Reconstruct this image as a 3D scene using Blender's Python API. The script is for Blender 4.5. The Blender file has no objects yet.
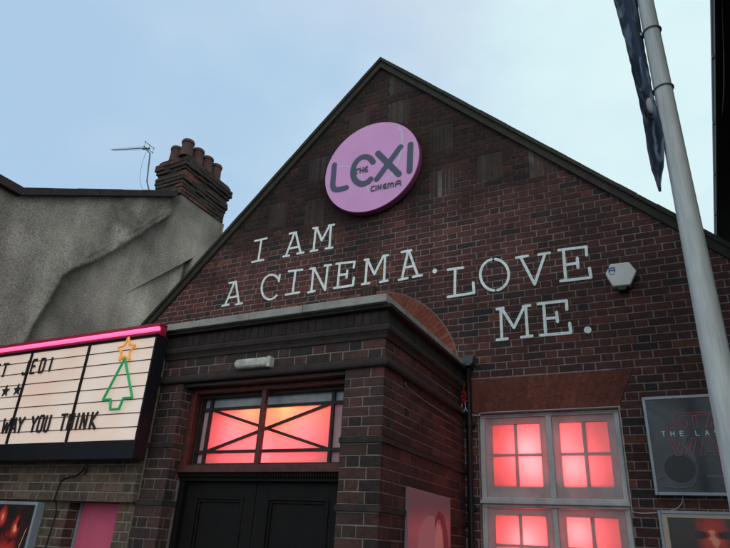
import bpy, bmesh, math, random
from mathutils import Vector, Matrix, noise
random.seed(7)
sc = bpy.context.scene
C = sc.collection
rad = math.radians

# ------------------------------------------------------------------ camera
cam = bpy.data.objects.new('camera', bpy.data.cameras.new('camera'))
C.objects.link(cam)
R0 = (0.89308435, 0.44695544, 0.051295)
R1 = (-0.14367947, 0.3914071, -0.90893162)
R2 = (-0.42632916, 0.80438257, 0.41377787)
m = Matrix(((R0[0], -R1[0], -R2[0]), (R0[1], -R1[1], -R2[1]), (R0[2], -R1[2], -R2[2])))
cam.matrix_world = Matrix.Translation((0, 0, 1.6)) @ m.to_4x4()
cam.data.sensor_width = 36
cam.data.lens = 597.0 / 730 * 36
cam.data.clip_start = 0.05
cam.data.clip_end = 3000
sc.camera = cam

# ------------------------------------------------------------------ world
w = bpy.data.worlds.new('World'); sc.world = w; w.use_nodes = True
nt = w.node_tree; nt.nodes.clear()
def N(t, **k):
    n = nt.nodes.new(t)
    for a, b in k.items(): setattr(n, a, b)
    return n
out = N('ShaderNodeOutputWorld')
sky = N('ShaderNodeTexSky'); sky.sky_type = 'NISHITA'; sky.sun_disc = False
SUN_EL, SUN_AZ = rad(24), rad(140)     # veiled, low, behind the photographer to the right
sky.sun_elevation = SUN_EL; sky.sun_rotation = SUN_AZ
sky.air_density = 1.0; sky.dust_density = 2.0; sky.ozone_density = 2.0
bg = N('ShaderNodeBackground'); bg.inputs[1].default_value = 0.10
bgc = N('ShaderNodeBackground'); bgc.inputs[1].default_value = 1.0
tc = N('ShaderNodeTexCoord')
mp = N('ShaderNodeMapping'); mp.inputs['Scale'].default_value = (1.0, 1.0, 1.7)
n1 = N('ShaderNodeTexNoise'); n1.inputs['Scale'].default_value = 2.6; n1.inputs['Detail'].default_value = 5; n1.inputs['Roughness'].default_value = 0.5
n2 = N('ShaderNodeTexNoise'); n2.inputs['Scale'].default_value = 1.5; n2.inputs['Detail'].default_value = 3
nt.links.new(tc.outputs['Generated'], mp.inputs[0])
nt.links.new(mp.outputs[0], n1.inputs['Vector']); nt.links.new(mp.outputs[0], n2.inputs['Vector'])
# thin cloud gets brighter towards the veiled sun on the right
dp = N('ShaderNodeVectorMath', operation='DOT_PRODUCT')
dp.inputs[1].default_value = Vector((0.55, 0.55, 0.55)).normalized()
nt.links.new(tc.outputs['Generated'], dp.inputs[0])
ad = N('ShaderNodeMath', operation='MULTIPLY_ADD'); ad.inputs[1].default_value = 1.0
nt.links.new(n1.outputs[0], ad.inputs[0]); nt.links.new(dp.outputs['Value'], ad.inputs[2])
mr = N('ShaderNodeMapRange'); mr.inputs[1].default_value = 0.72; mr.inputs[2].default_value = 1.55; mr.interpolation_type = 'SMOOTHSTEP'
nt.links.new(ad.outputs[0], mr.inputs[0])
cr = N('ShaderNodeValToRGB'); cr.color_ramp.interpolation = 'B_SPLINE'
el = cr.color_ramp.elements
el[0].position = 0.0; el[0].color = (0.43, 0.62, 0.84, 1)
el[1].position = 1.0; el[1].color = (0.80, 1.0, 1.0, 1)
for p_, c_ in ((0.35, (0.52, 0.71, 0.89, 1)), (0.62, (0.68, 0.87, 0.95, 1)), (0.82, (0.74, 0.95, 0.99, 1))):
    e = el.new(p_); e.color = c_
nt.links.new(mr.outputs[0], cr.inputs[0])
# greyer patches
mx = N('ShaderNodeMix', data_type='RGBA')
rr = N('ShaderNodeMapRange'); rr.inputs[1].default_value = 0.47; rr.inputs[2].default_value = 0.66; rr.inputs[4].default_value = 0.75; rr.interpolation_type = 'SMOOTHSTEP'
nt.links.new(n2.outputs[0], rr.inputs[0]); nt.links.new(rr.outputs[0], mx.inputs[0])
nt.links.new(cr.outputs[0], mx.inputs[6]); mx.inputs[7].default_value = (0.64, 0.74, 0.88, 1)
# unseen sky behind the photographer, brightened and greyed as added light on the facade
dq = N('ShaderNodeVectorMath', operation='DOT_PRODUCT'); dq.inputs[1].default_value = (0.45, -0.8, 0.4)
nt.links.new(tc.outputs['Generated'], dq.inputs[0])
rq = N('ShaderNodeMapRange'); rq.inputs[1].default_value = 0.05; rq.inputs[2].default_value = 0.9; rq.inputs[3].default_value = 1.0; rq.inputs[4].default_value = 1.45
nt.links.new(dq.outputs['Value'], rq.inputs[0]); nt.links.new(rq.outputs[0], bgc.inputs[1])
rw = N('ShaderNodeMapRange'); rw.inputs[1].default_value = 0.0; rw.inputs[2].default_value = 0.7; rw.inputs[4].default_value = 0.85
nt.links.new(dq.outputs['Value'], rw.inputs[0])
mw = N('ShaderNodeMix', data_type='RGBA'); mw.inputs[7].default_value = (0.79, 0.82, 0.82, 1)
nt.links.new(rw.outputs[0], mw.inputs[0]); nt.links.new(mx.outputs[2], mw.inputs[6]); nt.links.new(mw.outputs[2], bgc.inputs[0])
nt.links.new(sky.outputs[0], bg.inputs[0])
ms = N('ShaderNodeMixShader'); ms.inputs[0].default_value = 0.92
nt.links.new(bg.outputs[0], ms.inputs[1]); nt.links.new(bgc.outputs[0], ms.inputs[2]); nt.links.new(ms.outputs[0], out.inputs[0])

# ------------------------------------------------------------------ sun (veiled)
sl = bpy.data.lights.new('sun', 'SUN'); sl.energy = 0.6; sl.angle = rad(40); sl.color = (1.0, 0.95, 0.9)
so = bpy.data.objects.new('sun', sl); C.objects.link(so)
sd = Vector((math.sin(SUN_AZ) * math.cos(SUN_EL), math.cos(SUN_AZ) * math.cos(SUN_EL), math.sin(SUN_EL)))
so.rotation_euler = sd.to_track_quat('Z', 'Y').to_euler(); so.location = (8, 8, 12)

vs = sc.view_settings
vs.view_transform = 'Standard'; vs.look = 'None'; vs.gamma = 1; vs.exposure = 0.0; vs.use_curve_mapping = False
try: sc.cycles.max_bounces = 8
except Exception: pass

# ------------------------------------------------------------------ materials
def mat(name, col, rough=0.7, metal=0.0, noise_amt=0.0, noise_scale=8.0, bump=0.0, bump_scale=60.0, col2=None, stretch=(1, 1, 1), spec=0.3):
    m = bpy.data.materials.new(name); m.use_nodes = True
    t = m.node_tree; b = t.nodes['Principled BSDF']
    b.inputs['Base Color'].default_value = (*col, 1); b.inputs['Roughness'].default_value = rough
    b.inputs['Metallic'].default_value = metal; b.inputs['Specular IOR Level'].default_value = spec
    tcn = t.nodes.new('ShaderNodeTexCoord'); mpn = t.nodes.new('ShaderNodeMapping'); mpn.inputs['Scale'].default_value = stretch
    t.links.new(tcn.outputs['Object'], mpn.inputs[0])
    if noise_amt > 0:
        n = t.nodes.new('ShaderNodeTexNoise'); n.inputs['Scale'].default_value = noise_scale; n.inputs['Detail'].default_value = 6
        n.inputs['Roughness'].default_value = 0.65
        t.links.new(mpn.outputs[0], n.inputs['Vector'])
        r = t.nodes.new('ShaderNodeMapRange'); r.inputs[1].default_value = 0.35; r.inputs[2].default_value = 0.68
        t.links.new(n.outputs[0], r.inputs[0])
        x = t.nodes.new('ShaderNodeMix'); x.data_type = 'RGBA'
        c2 = col2 if col2 else tuple(c * (1 - noise_amt) for c in col)
        x.inputs[6].default_value = (*col, 1); x.inputs[7].default_value = (*c2, 1)
        t.links.new(r.outputs[0], x.inputs[0]); t.links.new(x.outputs[2], b.inputs['Base Color'])
    if bump > 0:
        n = t.nodes.new('ShaderNodeTexNoise'); n.inputs['Scale'].default_value = bump_scale; n.inputs['Detail'].default_value = 4
        t.links.new(mpn.outputs[0], n.inputs['Vector'])
        bb = t.nodes.new('ShaderNodeBump'); bb.inputs['Strength'].default_value = bump; bb.inputs['Distance'].default_value = 0.01
        t.links.new(n.outputs[0], bb.inputs['Height']); t.links.new(bb.outputs[0], b.inputs['Normal'])
    return m

def brick_mat(name, stops, soot=None, bump=0.5, rough=0.85):
    """every brick its own tone (random per brick), plus fine mottling; soot = ((x,z) box centre etc.) large grimy stains"""
    m = bpy.data.materials.new(name); m.use_nodes = True
    t = m.node_tree; b = t.nodes['Principled BSDF']; b.inputs['Roughness'].default_value = rough; b.inputs['Specular IOR Level'].default_value = 0.25
    g = t.nodes.new('ShaderNodeNewGeometry')
    c = t.nodes.new('ShaderNodeValToRGB'); c.color_ramp.interpolation = 'LINEAR'
    e = c.color_ramp.elements
    while len(e) < len(stops): e.new(0.5)
    for q, (p, col) in zip(e, stops): q.position = p; q.color = (*col, 1)
    t.links.new(g.outputs['Random Per Island'], c.inputs[0])
    tcn = t.nodes.new('ShaderNodeTexCoord')
    n = t.nodes.new('ShaderNodeTexNoise'); n.inputs['Scale'].default_value = 22; n.inputs['Detail'].default_value = 6; n.inputs['Roughness'].default_value = 0.7
    t.links.new(tcn.outputs['Object'], n.inputs['Vector'])
    r = t.nodes.new('ShaderNodeMapRange'); r.inputs[1].default_value = 0.3; r.inputs[2].default_value = 0.7; r.inputs[3].default_value = 0.62; r.inputs[4].default_value = 1.3
    t.links.new(n.outputs[0], r.inputs[0])
    n3 = t.nodes.new('ShaderNodeTexNoise'); n3.inputs['Scale'].default_value = 1.1; n3.inputs['Detail'].default_value = 5; n3.inputs['Roughness'].default_value = 0.6
    t.links.new(tcn.outputs['Object'], n3.inputs['Vector'])
    r3 = t.nodes.new('ShaderNodeMapRange'); r3.inputs[1].default_value = 0.35; r3.inputs[2].default_value = 0.62; r3.inputs[3].default_value = 1.15; r3.inputs[4].default_value = 0.62
    t.links.new(n3.outputs[0], r3.inputs[0])
    mm = t.nodes.new('ShaderNodeMath'); mm.operation = 'MULTIPLY'
    t.links.new(r.outputs[0], mm.inputs[0]); t.links.new(r3.outputs[0], mm.inputs[1])
    last = mm
    if soot:
        z0, z1, amt = soot          # weathering: bricks high in the gable are blackened
        s = t.nodes.new('ShaderNodeSeparateXYZ'); t.links.new(tcn.outputs['Object'], s.inputs[0])
        na = t.nodes.new('ShaderNodeTexNoise'); na.inputs['Scale'].default_value = 1.7; na.inputs['Detail'].default_value = 4
        t.links.new(tcn.outputs['Object'], na.inputs['Vector'])
        ma = t.nodes.new('ShaderNodeMath'); ma.operation = 'MULTIPLY_ADD'; ma.inputs[1].default_value = 2.4
        t.links.new(na.outputs[0], ma.inputs[0]); t.links.new(s.outputs[2], ma.inputs[2])
        rs = t.nodes.new('ShaderNodeMapRange'); rs.inputs[1].default_value = z0 + 1.2; rs.inputs[2].default_value = z1 + 1.2; rs.inputs[3].default_value = 1; rs.inputs[4].default_value = amt
        t.links.new(ma.outputs[0], rs.inputs[0])
        m2 = t.nodes.new('ShaderNodeMath'); m2.operation = 'MULTIPLY'
        t.links.new(last.outputs[0], m2.inputs[0]); t.links.new(rs.outputs[0], m2.inputs[1]); last = m2
    vm = t.nodes.new('ShaderNodeVectorMath'); vm.operation = 'SCALE'
    t.links.new(c.outputs[0], vm.inputs[0]); t.links.new(last.outputs[0], vm.inputs['Scale'])
    t.links.new(vm.outputs[0], b.inputs['Base Color'])
    nb = t.nodes.new('ShaderNodeTexNoise'); nb.inputs['Scale'].default_value = 70; nb.inputs['Detail'].default_value = 4
    t.links.new(tcn.outputs['Object'], nb.inputs['Vector'])
    bb = t.nodes.new('ShaderNodeBump'); bb.inputs['Strength'].default_value = bump; bb.inputs['Distance'].default_value = 0.006
    t.links.new(nb.outputs[0], bb.inputs['Height']); t.links.new(bb.outputs[0], b.inputs['Normal'])
    return m

def emis(name, col, strength, rough=0.5):
    m = bpy.data.materials.new(name); m.use_nodes = True
    b = m.node_tree.nodes['Principled BSDF']
    b.inputs['Base Color'].default_value = (*col, 1); b.inputs['Emission Color'].default_value = (*col, 1)
    b.inputs['Emission Strength'].default_value = strength; b.inputs['Roughness'].default_value = rough
    return m

RED = [(0.0, (.032, .026, .028)), (0.09, (.038, .028, .029)), (0.17, (.062, .029, .027)), (0.5, (.076, .033, .030)), (0.85, (.090, .037, .033)), (0.97, (.105, .042, .035)), (1.0, (.17, .06, .04))]
M = {}
M['brick'] = brick_mat('red_brick', RED, soot=(4.8, 5.9, 0.36))
M['brick_panel'] = brick_mat('upright_panel_brick', [(0, (.046, .030, .028)), (.5, (.062, .038, .034)), (1, (.082, .049, .042))], soot=(4.8, 6.4, .6), bump=.8)
M['mortar'] = brick_mat('mortar', [(0, (.235, .205, .195)), (1, (.235, .205, .195))], soot=(4.7, 5.8, 0.20))
M['mortar_dark'] = mat('sooty_mortar', (.20, .175, .165), .95, noise_amt=.6, noise_scale=3, bump=.3)
M['brick_dark'] = brick_mat('sooty_brick', [(0, (.020, .018, .018)), (.3, (.033, .025, .023)), (.7, (.052, .031, .028)), (1, (.072, .035, .030))])
M['brick_black'] = brick_mat('blackened_brick', [(0, (.016, .015, .015)), (1, (.030, .023, .022))])
M['brick_side'] = brick_mat('porch_side_brick', [(0, (.026, .019, .02)), (.4, (.048, .024, .022)), (.8, (.068, .030, .026)), (1, (.085, .034, .028))])
M['brick_tan'] = brick_mat('stock_brick', [(0, (.055, .042, .034)), (.4, (.085, .063, .048)), (.8, (.108, .083, .062)), (1, (.10, .05, .038))])
M['mortar_tan'] = mat('stock_mortar', (.20, .18, .15), .95, noise_amt=.3, noise_scale=5, bump=.3)
M['rubbed'] = brick_mat('rubbed_orange_brick', [(0, (.20, .060, .038)), (.5, (.245, .074, .044)), (1, (.28, .088, .05))], bump=.15)
M['rubbed_red'] = brick_mat('red_lintel_brick', [(0, (.125, .040, .030)), (.5, (.142, .044, .032)), (1, (.158, .050, .036))], bump=.25)
M['rubbed_dark'] = mat('rubbed_joint', (.095, .036, .027), .9, noise_amt=.3)
M['chim'] = brick_mat('chimney_brick', [(0, (.030, .027, .025)), (.6, (.055, .044, .038)), (.85, (.075, .043, .035)), (1, (.15, .060, .04))])
M['chim_mortar'] = mat('chimney_mortar', (.055, .05, .045), .95, noise_amt=.4)
M['clay'] = mat('terracotta_pot', (.075, .042, .036), .8, noise_amt=.5, noise_scale=7, bump=.2)
M['stone'] = mat('coping_stone', (.30, .31, .29), .9, noise_amt=.5, noise_scale=5, bump=.4, col2=(.17, .18, .165))
M['wood_red'] = mat('red_brown_paint', (.085, .024, .02), .45, noise_amt=.5, noise_scale=12, bump=.1)
M['black_paint'] = mat('black_door_paint', (.006, .0055, .0055), .6, noise_amt=.3, noise_scale=9, bump=.08, spec=.15)
M['dark_wood'] = mat('dark_timber', (.022, .016, .016), .5, noise_amt=.3)
M['white_paint'] = mat('weathered_white_paint', (.56, .56, .56), .55, noise_amt=.45, noise_scale=6, bump=.2, col2=(.33, .35, .37), stretch=(1, 1, .5))
M['letter'] = mat('pale_painted_lettering', (.74, .86, .84), .8, noise_amt=.5, noise_scale=18, col2=(.50, .58, .57))
M['verge'] = mat('mossy_verge', (.024, .022, .020), .9, noise_amt=.5, noise_scale=9, bump=.5, col2=(.036, .038, .028))
M['tile'] = mat('roof_tile', (.06, .045, .04), .85, noise_amt=.5, noise_scale=5, bump=.4)
M['sign_pink'] = mat('pink_sign_face', (.60, .31, .58), .45, noise_amt=.08, noise_scale=3)
M['sign_rim'] = mat('magenta_sign_rim', (.16, .04, .11), .5)
M['sign_ink'] = mat('slate_lettering', (.06, .075, .12), .5)
M['sign_dot'] = mat('pale_teal_dots', (.50, .52, .68), .5)
M['alarm'] = mat('cream_plastic', (.60, .62, .60), .4, noise_amt=.12, noise_scale=6)
M['alarm_blue'] = mat('blue_print', (.03, .07, .30), .5)
M['black'] = mat('black_plastic', (.012, .012, .014), .4)
M['cab'] = mat('black_cabinet', (.008, .009, .013), .5, noise_amt=.3, noise_scale=4, spec=.15)
M['lamp_white'] = mat('grimy_white_plastic', (.50, .52, .48), .5, noise_amt=.5, noise_scale=14, col2=(.27, .28, .25))
M['neon_case'] = mat('red_neon_housing', (.22, .008, .035), .4)
M['neon'] = emis('pink_neon', (1.0, .10, .26), 1.8)
M['frame_grey'] = mat('poster_frame_metal', (.28, .33, .38), .4, metal=.3, noise_amt=.2, noise_scale=10)
M['pole'] = mat('flagpole_paint', (.52, .56, .55), .45, noise_amt=.3, noise_scale=9, stretch=(3, 3, .35), bump=.06)
M['pole_grey'] = mat('steel_fitting', (.22, .23, .25), .4, metal=.6)
M['pink_panel'] = mat('pink_door_panel', (.50, .085, .16), .5, noise_amt=.15, noise_scale=2)
M['cable_white'] = mat('white_cable', (.45, .46, .46), .5)
M['red_cable'] = mat('red_bundle', (.22, .012, .018), .5, noise_amt=.5, noise_scale=30)
M['green_tube'] = emis('green_tube', (.01, .30, .09), 0.25)
M['orange_tube'] = emis('orange_tube', (.72, .30, .05), 0.35)
M['tar'] = mat('paving', (.16, .155, .15), .9, noise_amt=.3, noise_scale=1, bump=.2)
M['asphalt'] = mat('asphalt', (.05, .05, .052), .9, noise_amt=.3, noise_scale=2, bump=.3)
M['dark_room'] = mat('dark_interior', (.12, .05, .05), .9)
M['plain_dark'] = mat('dark_fascia', (.018, .016, .016), .6, noise_amt=.3, noise_scale=6)
M['aerial'] = mat('aerial_metal', (.09, .10, .12), .5, metal=.5)

def lit_panel(name, strength, tint):
    """back-lit acrylic: the fluorescent tubes behind it are the lamp"""
    m = bpy.data.materials.new(name); m.use_nodes = True
    t = m.node_tree; b = t.nodes['Principled BSDF']; b.inputs['Roughness'].default_value = .35
    b.inputs['Base Color'].default_value = (.36, .35, .33, 1)
    tcn = t.nodes.new('ShaderNodeTexCoord'); n = t.nodes.new('ShaderNodeTexNoise'); n.inputs['Scale'].default_value = 1.6; n.inputs['Detail'].default_value = 2
    t.links.new(tcn.outputs['Object'], n.inputs['Vector'])
    c = t.nodes.new('ShaderNodeValToRGB'); c.color_ramp.elements[0].position = .35; c.color_ramp.elements[1].position = .65
    c.color_ramp.elements[0].color = (*tint, 1); c.color_ramp.elements[1].color = (tint[0] * .96, tint[1] * .76, tint[2] * .66, 1)
    t.links.new(n.outputs[0], c.inputs[0]); t.links.new(c.outputs[0], b.inputs['Emission Color']); b.inputs['Emission Strength'].default_value = strength
    return m
M['acrylic'] = lit_panel('lit_acrylic', .46, (.95, .78, .66))

def frosted(name, col):
    m = bpy.data.materials.new(name); m.use_nodes = True
    t = m.node_tree; t.nodes.clear()
    o = t.nodes.new('ShaderNodeOutputMaterial'); tr = t.nodes.new('ShaderNodeBsdfTranslucent'); df = t.nodes.new('ShaderNodeBsdfDiffuse'); gl = t.nodes.new('ShaderNodeBsdfGlossy')
    tr.inputs[0].default_value = (*col, 1); df.inputs[0].default_value = (*[c * .5 for c in col], 1); gl.inputs[0].default_value = (.8, .8, .8, 1); gl.inputs['Roughness'].default_value = .15
    a = t.nodes.new('ShaderNodeMixShader'); a.inputs[0].default_value = .2
    t.links.new(tr.outputs[0], a.inputs[1]); t.links.new(df.outputs[0], a.inputs[2])
    b = t.nodes.new('ShaderNodeMixShader'); b.inputs[0].default_value = .05
    t.links.new(a.outputs[0], b.inputs[1]); t.links.new(gl.outputs[0], b.inputs[2]); t.links.new(b.outputs[0], o.inputs[0])
    return m
M['frosted'] = frosted('frosted_glass', (.85, .85, .85))
def thin_white(name, col, tr_):
    m = mat(name, col, .55, noise_amt=.35, noise_scale=6, col2=tuple(c * .68 for c in col))
    t = m.node_tree; b = t.nodes['Principled BSDF']; o = [n for n in t.nodes if n.type == 'OUTPUT_MATERIAL'][0]
    tl = t.nodes.new('ShaderNodeBsdfTranslucent'); tl.inputs[0].default_value = (.8, .8, .8, 1)
    a = t.nodes.new('ShaderNodeMixShader'); a.inputs[0].default_value = tr_
    t.links.new(b.outputs[0], a.inputs[1]); t.links.new(tl.outputs[0], a.inputs[2]); t.links.new(a.outputs[0], o.inputs[0]); return m
M['sash'] = thin_white('thin_white_sash', (.56, .56, .57), .30)
M['side_glass'] = thin_white('milky_side_glass', (.42, .36, .40), .22)
M['pale_glass'] = mat('pale_obscure_glass', (.26, .31, .35), .25, noise_amt=.35, noise_scale=9, spec=.6)

# ------------------------------------------------------------------ mesh helpers
class MB:
    def __init__(s): s.v = []; s.f = []; s.m = []; s.k = 0
    def face(s, pts, mi=0):
        i = len(s.v); s.v += [tuple(p) for p in pts]; s.f.append(tuple(range(i, i + len(pts)))); s.m.append(mi)
    def box(s, x0, x1, y0, y1, z0, z1, mi=0):
        i = len(s.v)
        s.v += [(x0, y0, z0), (x1, y0, z0), (x1, y1, z0), (x0, y1, z0), (x0, y0, z1), (x1, y0, z1), (x1, y1, z1), (x0, y1, z1)]
        for q in ((0, 3, 2, 1), (4, 5, 6, 7), (0, 1, 5, 4), (1, 2, 6, 5), (2, 3, 7, 6), (3, 0, 4, 7)):
            s.f.append(tuple(i + a for a in q)); s.m.append(mi)
    def prism(s, poly, a, b, P, mi=0):
        """poly: 2-D outline; P(u,v,d) -> 3-D; extruded from depth a (front) to b (back)"""
        i = len(s.v); n = len(poly)
        s.v += [P(u, v, a) for u, v in poly] + [P(u, v, b) for u, v in poly]
        s.f.append(tuple(range(i, i + n))); s.m.append(mi)
        s.f.append(tuple(range(i + 2 * n - 1, i + n - 1, -1))); s.m.append(mi)
        for k in range(n):
            l = (k + 1) % n
            s.f.append((i + k, i + n + k, i + n + l, i + l)); s.m.append(mi)
    def capsule(s, p, q, wd, a, b, P, mi=0, sq=False):
        s.k += 1; e = s.k * 0.00025; a2 = a - e if a < b else a + e
        dx, dy = q[0] - p[0], q[1] - p[1]; L = math.hypot(dx, dy) or 1e-6; ux, uy = dx / L, dy / L; r = wd / 2
        an = math.atan2(uy, ux); pts = []
        if sq:
            nx, ny = -uy * r, ux * r
            p = (p[0] - ux * r * .3, p[1] - uy * r * .3); q = (q[0] + ux * r * .3, q[1] + uy * r * .3)
            pts = [(p[0] - nx, p[1] - ny), (q[0] - nx, q[1] - ny), (q[0] + nx, q[1] + ny), (p[0] + nx, p[1] + ny)]
        else:
            for k in range(7): t = an - math.pi / 2 + k * math.pi / 6; pts.append((q[0] + r * math.cos(t), q[1] + r * math.sin(t)))
            for k in range(7): t = an + math.pi / 2 + k * math.pi / 6; pts.append((p[0] + r * math.cos(t), p[1] + r * math.sin(t)))
        s.prism(pts, a2, b, P, mi)
    def poly(s, pts, wd, a, b, P, mi=0, sq=False):
        for p, q in zip(pts, pts[1:]): s.capsule(p, q, wd, a, b, P, mi, sq)
    def tube(s, pts, r, n=8, mi=0, caps=True):
        pts = [Vector(p) for p in pts]; rs = r if isinstance(r, (list, tuple)) else [r] * len(pts); rings = []
        up = None
        for k, p in enumerate(pts):
            d = (pts[min(k + 1, len(pts) - 1)] - pts[max(k - 1, 0)]).normalized()
            if up is None: up = d.orthogonal().normalized()
            up = (up - d * up.dot(d)).normalized(); sd = d.cross(up)
            i = len(s.v); rings.append(i)
            for j in range(n):
                t = 2 * math.pi * j / n; s.v.append(tuple(p + (up * math.cos(t) + sd * math.sin(t)) * rs[k]))
        for a, b in zip(rings, rings[1:]):
            for j in range(n): s.f.append((a + j, a + (j + 1) % n, b + (j + 1) % n, b + j)); s.m.append(mi)
        if caps:
            s.f.append(tuple(rings[0] + j for j in reversed(range(n)))); s.m.append(mi)
            s.f.append(tuple(rings[-1] + j for j in range(n))); s.m.append(mi)
    def lathe(s, c, prof, n=24, mi=0):
        rings = []
        for r, z in prof:
            i = len(s.v); rings.append(i)
            for j in range(n): t = 2 * math.pi * j / n; s.v.append((c[0] + r * math.cos(t), c[1] + r * math.sin(t), c[2] + z))
        for a, b in zip(rings, rings[1:]):
            for j in range(n): s.f.append((a + j, a + (j + 1) % n, b + (j + 1) % n, b + j)); s.m.append(mi)
        s.f.append(tuple(rings[0] + j for j in reversed(range(n)))); s.m.append(mi)
        s.f.append(tuple(rings[-1] + j for j in range(n))); s.m.append(mi)
    def build(s, name, mats, parent=None, smooth=False, recalc=True, bevel=0):
        me = bpy.data.meshes.new(name); me.from_pydata(s.v, [], s.f)
        if not isinstance(mats, (list, tuple)): mats = [mats]
        for q in mats: me.materials.append(q)
        me.polygons.foreach_set('material_index', s.m)
        if recalc:
            bm = bmesh.new(); bm.from_mesh(me); bmesh.ops.recalc_face_normals(bm, faces=bm.faces); bm.to_mesh(me); bm.free()
        if smooth: me.polygons.foreach_set('use_smooth', [True] * len(me.polygons))
        me.update()
        o = bpy.data.objects.new(name, me); C.objects.link(o)
        if parent is not None: o.parent = parent
        if bevel:
            bv = o.modifiers.new('b', 'BEVEL'); bv.width = bevel; bv.segments = 2; bv.limit_method = 'ANGLE'
        if smooth:
            try: me.set_sharp_from_angle(angle=rad(40))
            except Exception: pass
        return o

def tag(o, label, cat, group=None):
    o['label'] = label; o['category'] = cat
    if group: o['group'] = group
    return o
def empty(name, loc=(0, 0, 0)):
    o = bpy.data.objects.new(name, None); C.objects.link(o); o.location = (0, 0, 0); o.empty_display_size = .2
    o['_base'] = 1; del o['_base']
    return o
def structure(o): o['kind'] = 'structure'; return o

FRONT = lambda u, v, d: (u, d, v)         # u=x, v=z, depth along y
SIDE = lambda u, v, d: (d, u, v)          # u=y, v=z, depth along x

def clip_poly(poly, a, b, c):             # keep a*u+b*v<=c
    o = []
    for p, q in zip(poly, poly[1:] + poly[:1]):
        fp, fq = a * p[0] + b * p[1] - c, a * q[0] + b * q[1] - c
        if fp <= 0: o.append(p)
        if (fp < 0 < fq) or (fq < 0 < fp):
            t = fp / (fp - fq); o.append((p[0] + t * (q[0] - p[0]), p[1] + t * (q[1] - p[1])))
    return o
def sub_rect(r, h):
    u0, u1, v0, v1 = r; a0, a1, b0, b1 = h
    if u1 <= a0 or u0 >= a1 or v1 <= b0 or v0 >= b1: return [r]
    o = []
    if u0 < a0: o.append((u0, a0, v0, v1))
    if u1 > a1: o.append((a1, u1, v0, v1))
    m0, m1 = max(u0, a0), min(u1, a1)
    if v0 < b0: o.append((m0, m1, v0, b0))
    if v1 > b1: o.append((m0, m1, b1, v1))
    return o
CO = 0.0776
def bricks(mb, u0, u1, v0, v1, face, back, P, holes=(), clips=(), phase=0.0, mj=0.0105, mi=0, jit=.0015, zref=0.0, squares=()):
    """Flemish bond of separate bricks between u0..u1, v0..v1; the wall's outer face at depth `face`"""
    per = .345; st = .230
    sgn = 1 if back > face else -1
    r0 = int(math.floor((v0 - zref) / CO)); r1 = int(math.ceil((v1 - zref) / CO))
    for r in range(r0, r1):
        z0 = zref + r * CO; z1 = z0 + CO
        off = (phase + (per / 2 if r % 2 else 0)) % per
        k = int(math.floor((u0 - off) / per)) - 1
        u = off + k * per
        while u < u1:
            for wdt in (st, per - st):
                a, b = u, u + wdt; u = b
                a2, b2 = max(a, u0), min(b, u1); c2, d2 = max(z0, v0), min(z1, v1)
                if b2 - a2 < .02 or d2 - c2 < .015: continue
                rects = [(a2, b2, c2, d2)]
                for h in holes: rects = [x for q in rects for x in sub_rect(q, h)]
                for h in squares: rects = [x for q in rects for x in sub_rect(q, h)]
                for (x0, x1, y0, y1) in rects:
                    if x1 - x0 < .022 or y1 - y0 < .02: continue
                    put_brick(mb, x0, x1, y0, y1, face, back, P, clips, mj, mi, jit, sgn)
def put_brick(mb, x0, x1, y0, y1, face, back, P, clips, mj, mi, jit, sgn):
    j = mj / 2; rv = lambda: random.uniform(-.0016, .0016)
    poly = [(x0 + j + rv(), y0 + j + rv()), (x1 - j + rv(), y0 + j + rv()), (x1 - j + rv(), y1 - j + rv()), (x0 + j + rv(), y1 - j + rv())]
    for c in clips:
        poly = clip_poly(poly, *c)
        if len(poly) < 3: return
    d = face + sgn * random.uniform(0, jit * 2)
    n = len(poly); cx = sum(p[0] for p in poly) / n; cy = sum(p[1] for p in poly) / n
    w2 = max(.01, max(abs(p[0] - cx) for p in poly)); h2 = max(.01, max(abs(p[1] - cy) for p in poly))
    ins = [(cx + (p[0] - cx) * (1 - .003 / w2), cy + (p[1] - cy) * (1 - .003 / h2)) for p in poly]
    i = len(mb.v)
    mb.v += [P(u, v, d) for u, v in ins] + [P(u, v, d + sgn * .003) for u, v in poly] + [P(u, v, back) for u, v in poly]
    mb.f.append(tuple(range(i, i + n))); mb.m.append(mi)
    for o in (0, n):
        for k in range(n):
            l = (k + 1) % n; mb.f.append((i + o + k, i + o + n + k, i + o + n + l, i + o + l)); mb.m.append(mi)
def stack(mb, u0, u1, v0, v1, face, back, P, wd=.075, horiz=False, mi=0, mj=.009, clips=(), jit=.0015):
    """soldier (upright) bricks filling a rectangle"""
    n = max(1, round((u1 - u0) / wd)); s = (u1 - u0) / n
    for k in range(n): put_brick(mb, u0 + k * s, u0 + (k + 1) * s, v0, v1, face, back, P, clips, mj, mi, jit, 1 if back > face else -1)
def slab_with_holes(mb, u0, u1, v0, v1, a, b, P, holes, mi):
    us = sorted({u0, u1, *[x for h in holes for x in h[:2] if u0 < x < u1]}); vs_ = sorted({v0, v1, *[x for h in holes for x in h[2:] if v0 < x < v1]})
    for p, q in zip(us, us[1:]):
        run = None
        for r, t in zip(vs_, vs_[1:]):
            cu, cv = (p + q) / 2, (r + t) / 2
            if any(h[0] < cu < h[1] and h[2] < cv < h[3] for h in holes):
                continue
            mb.prism([(p, r), (q, r), (q, t), (p, t)], a, b, P, mi)

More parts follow.
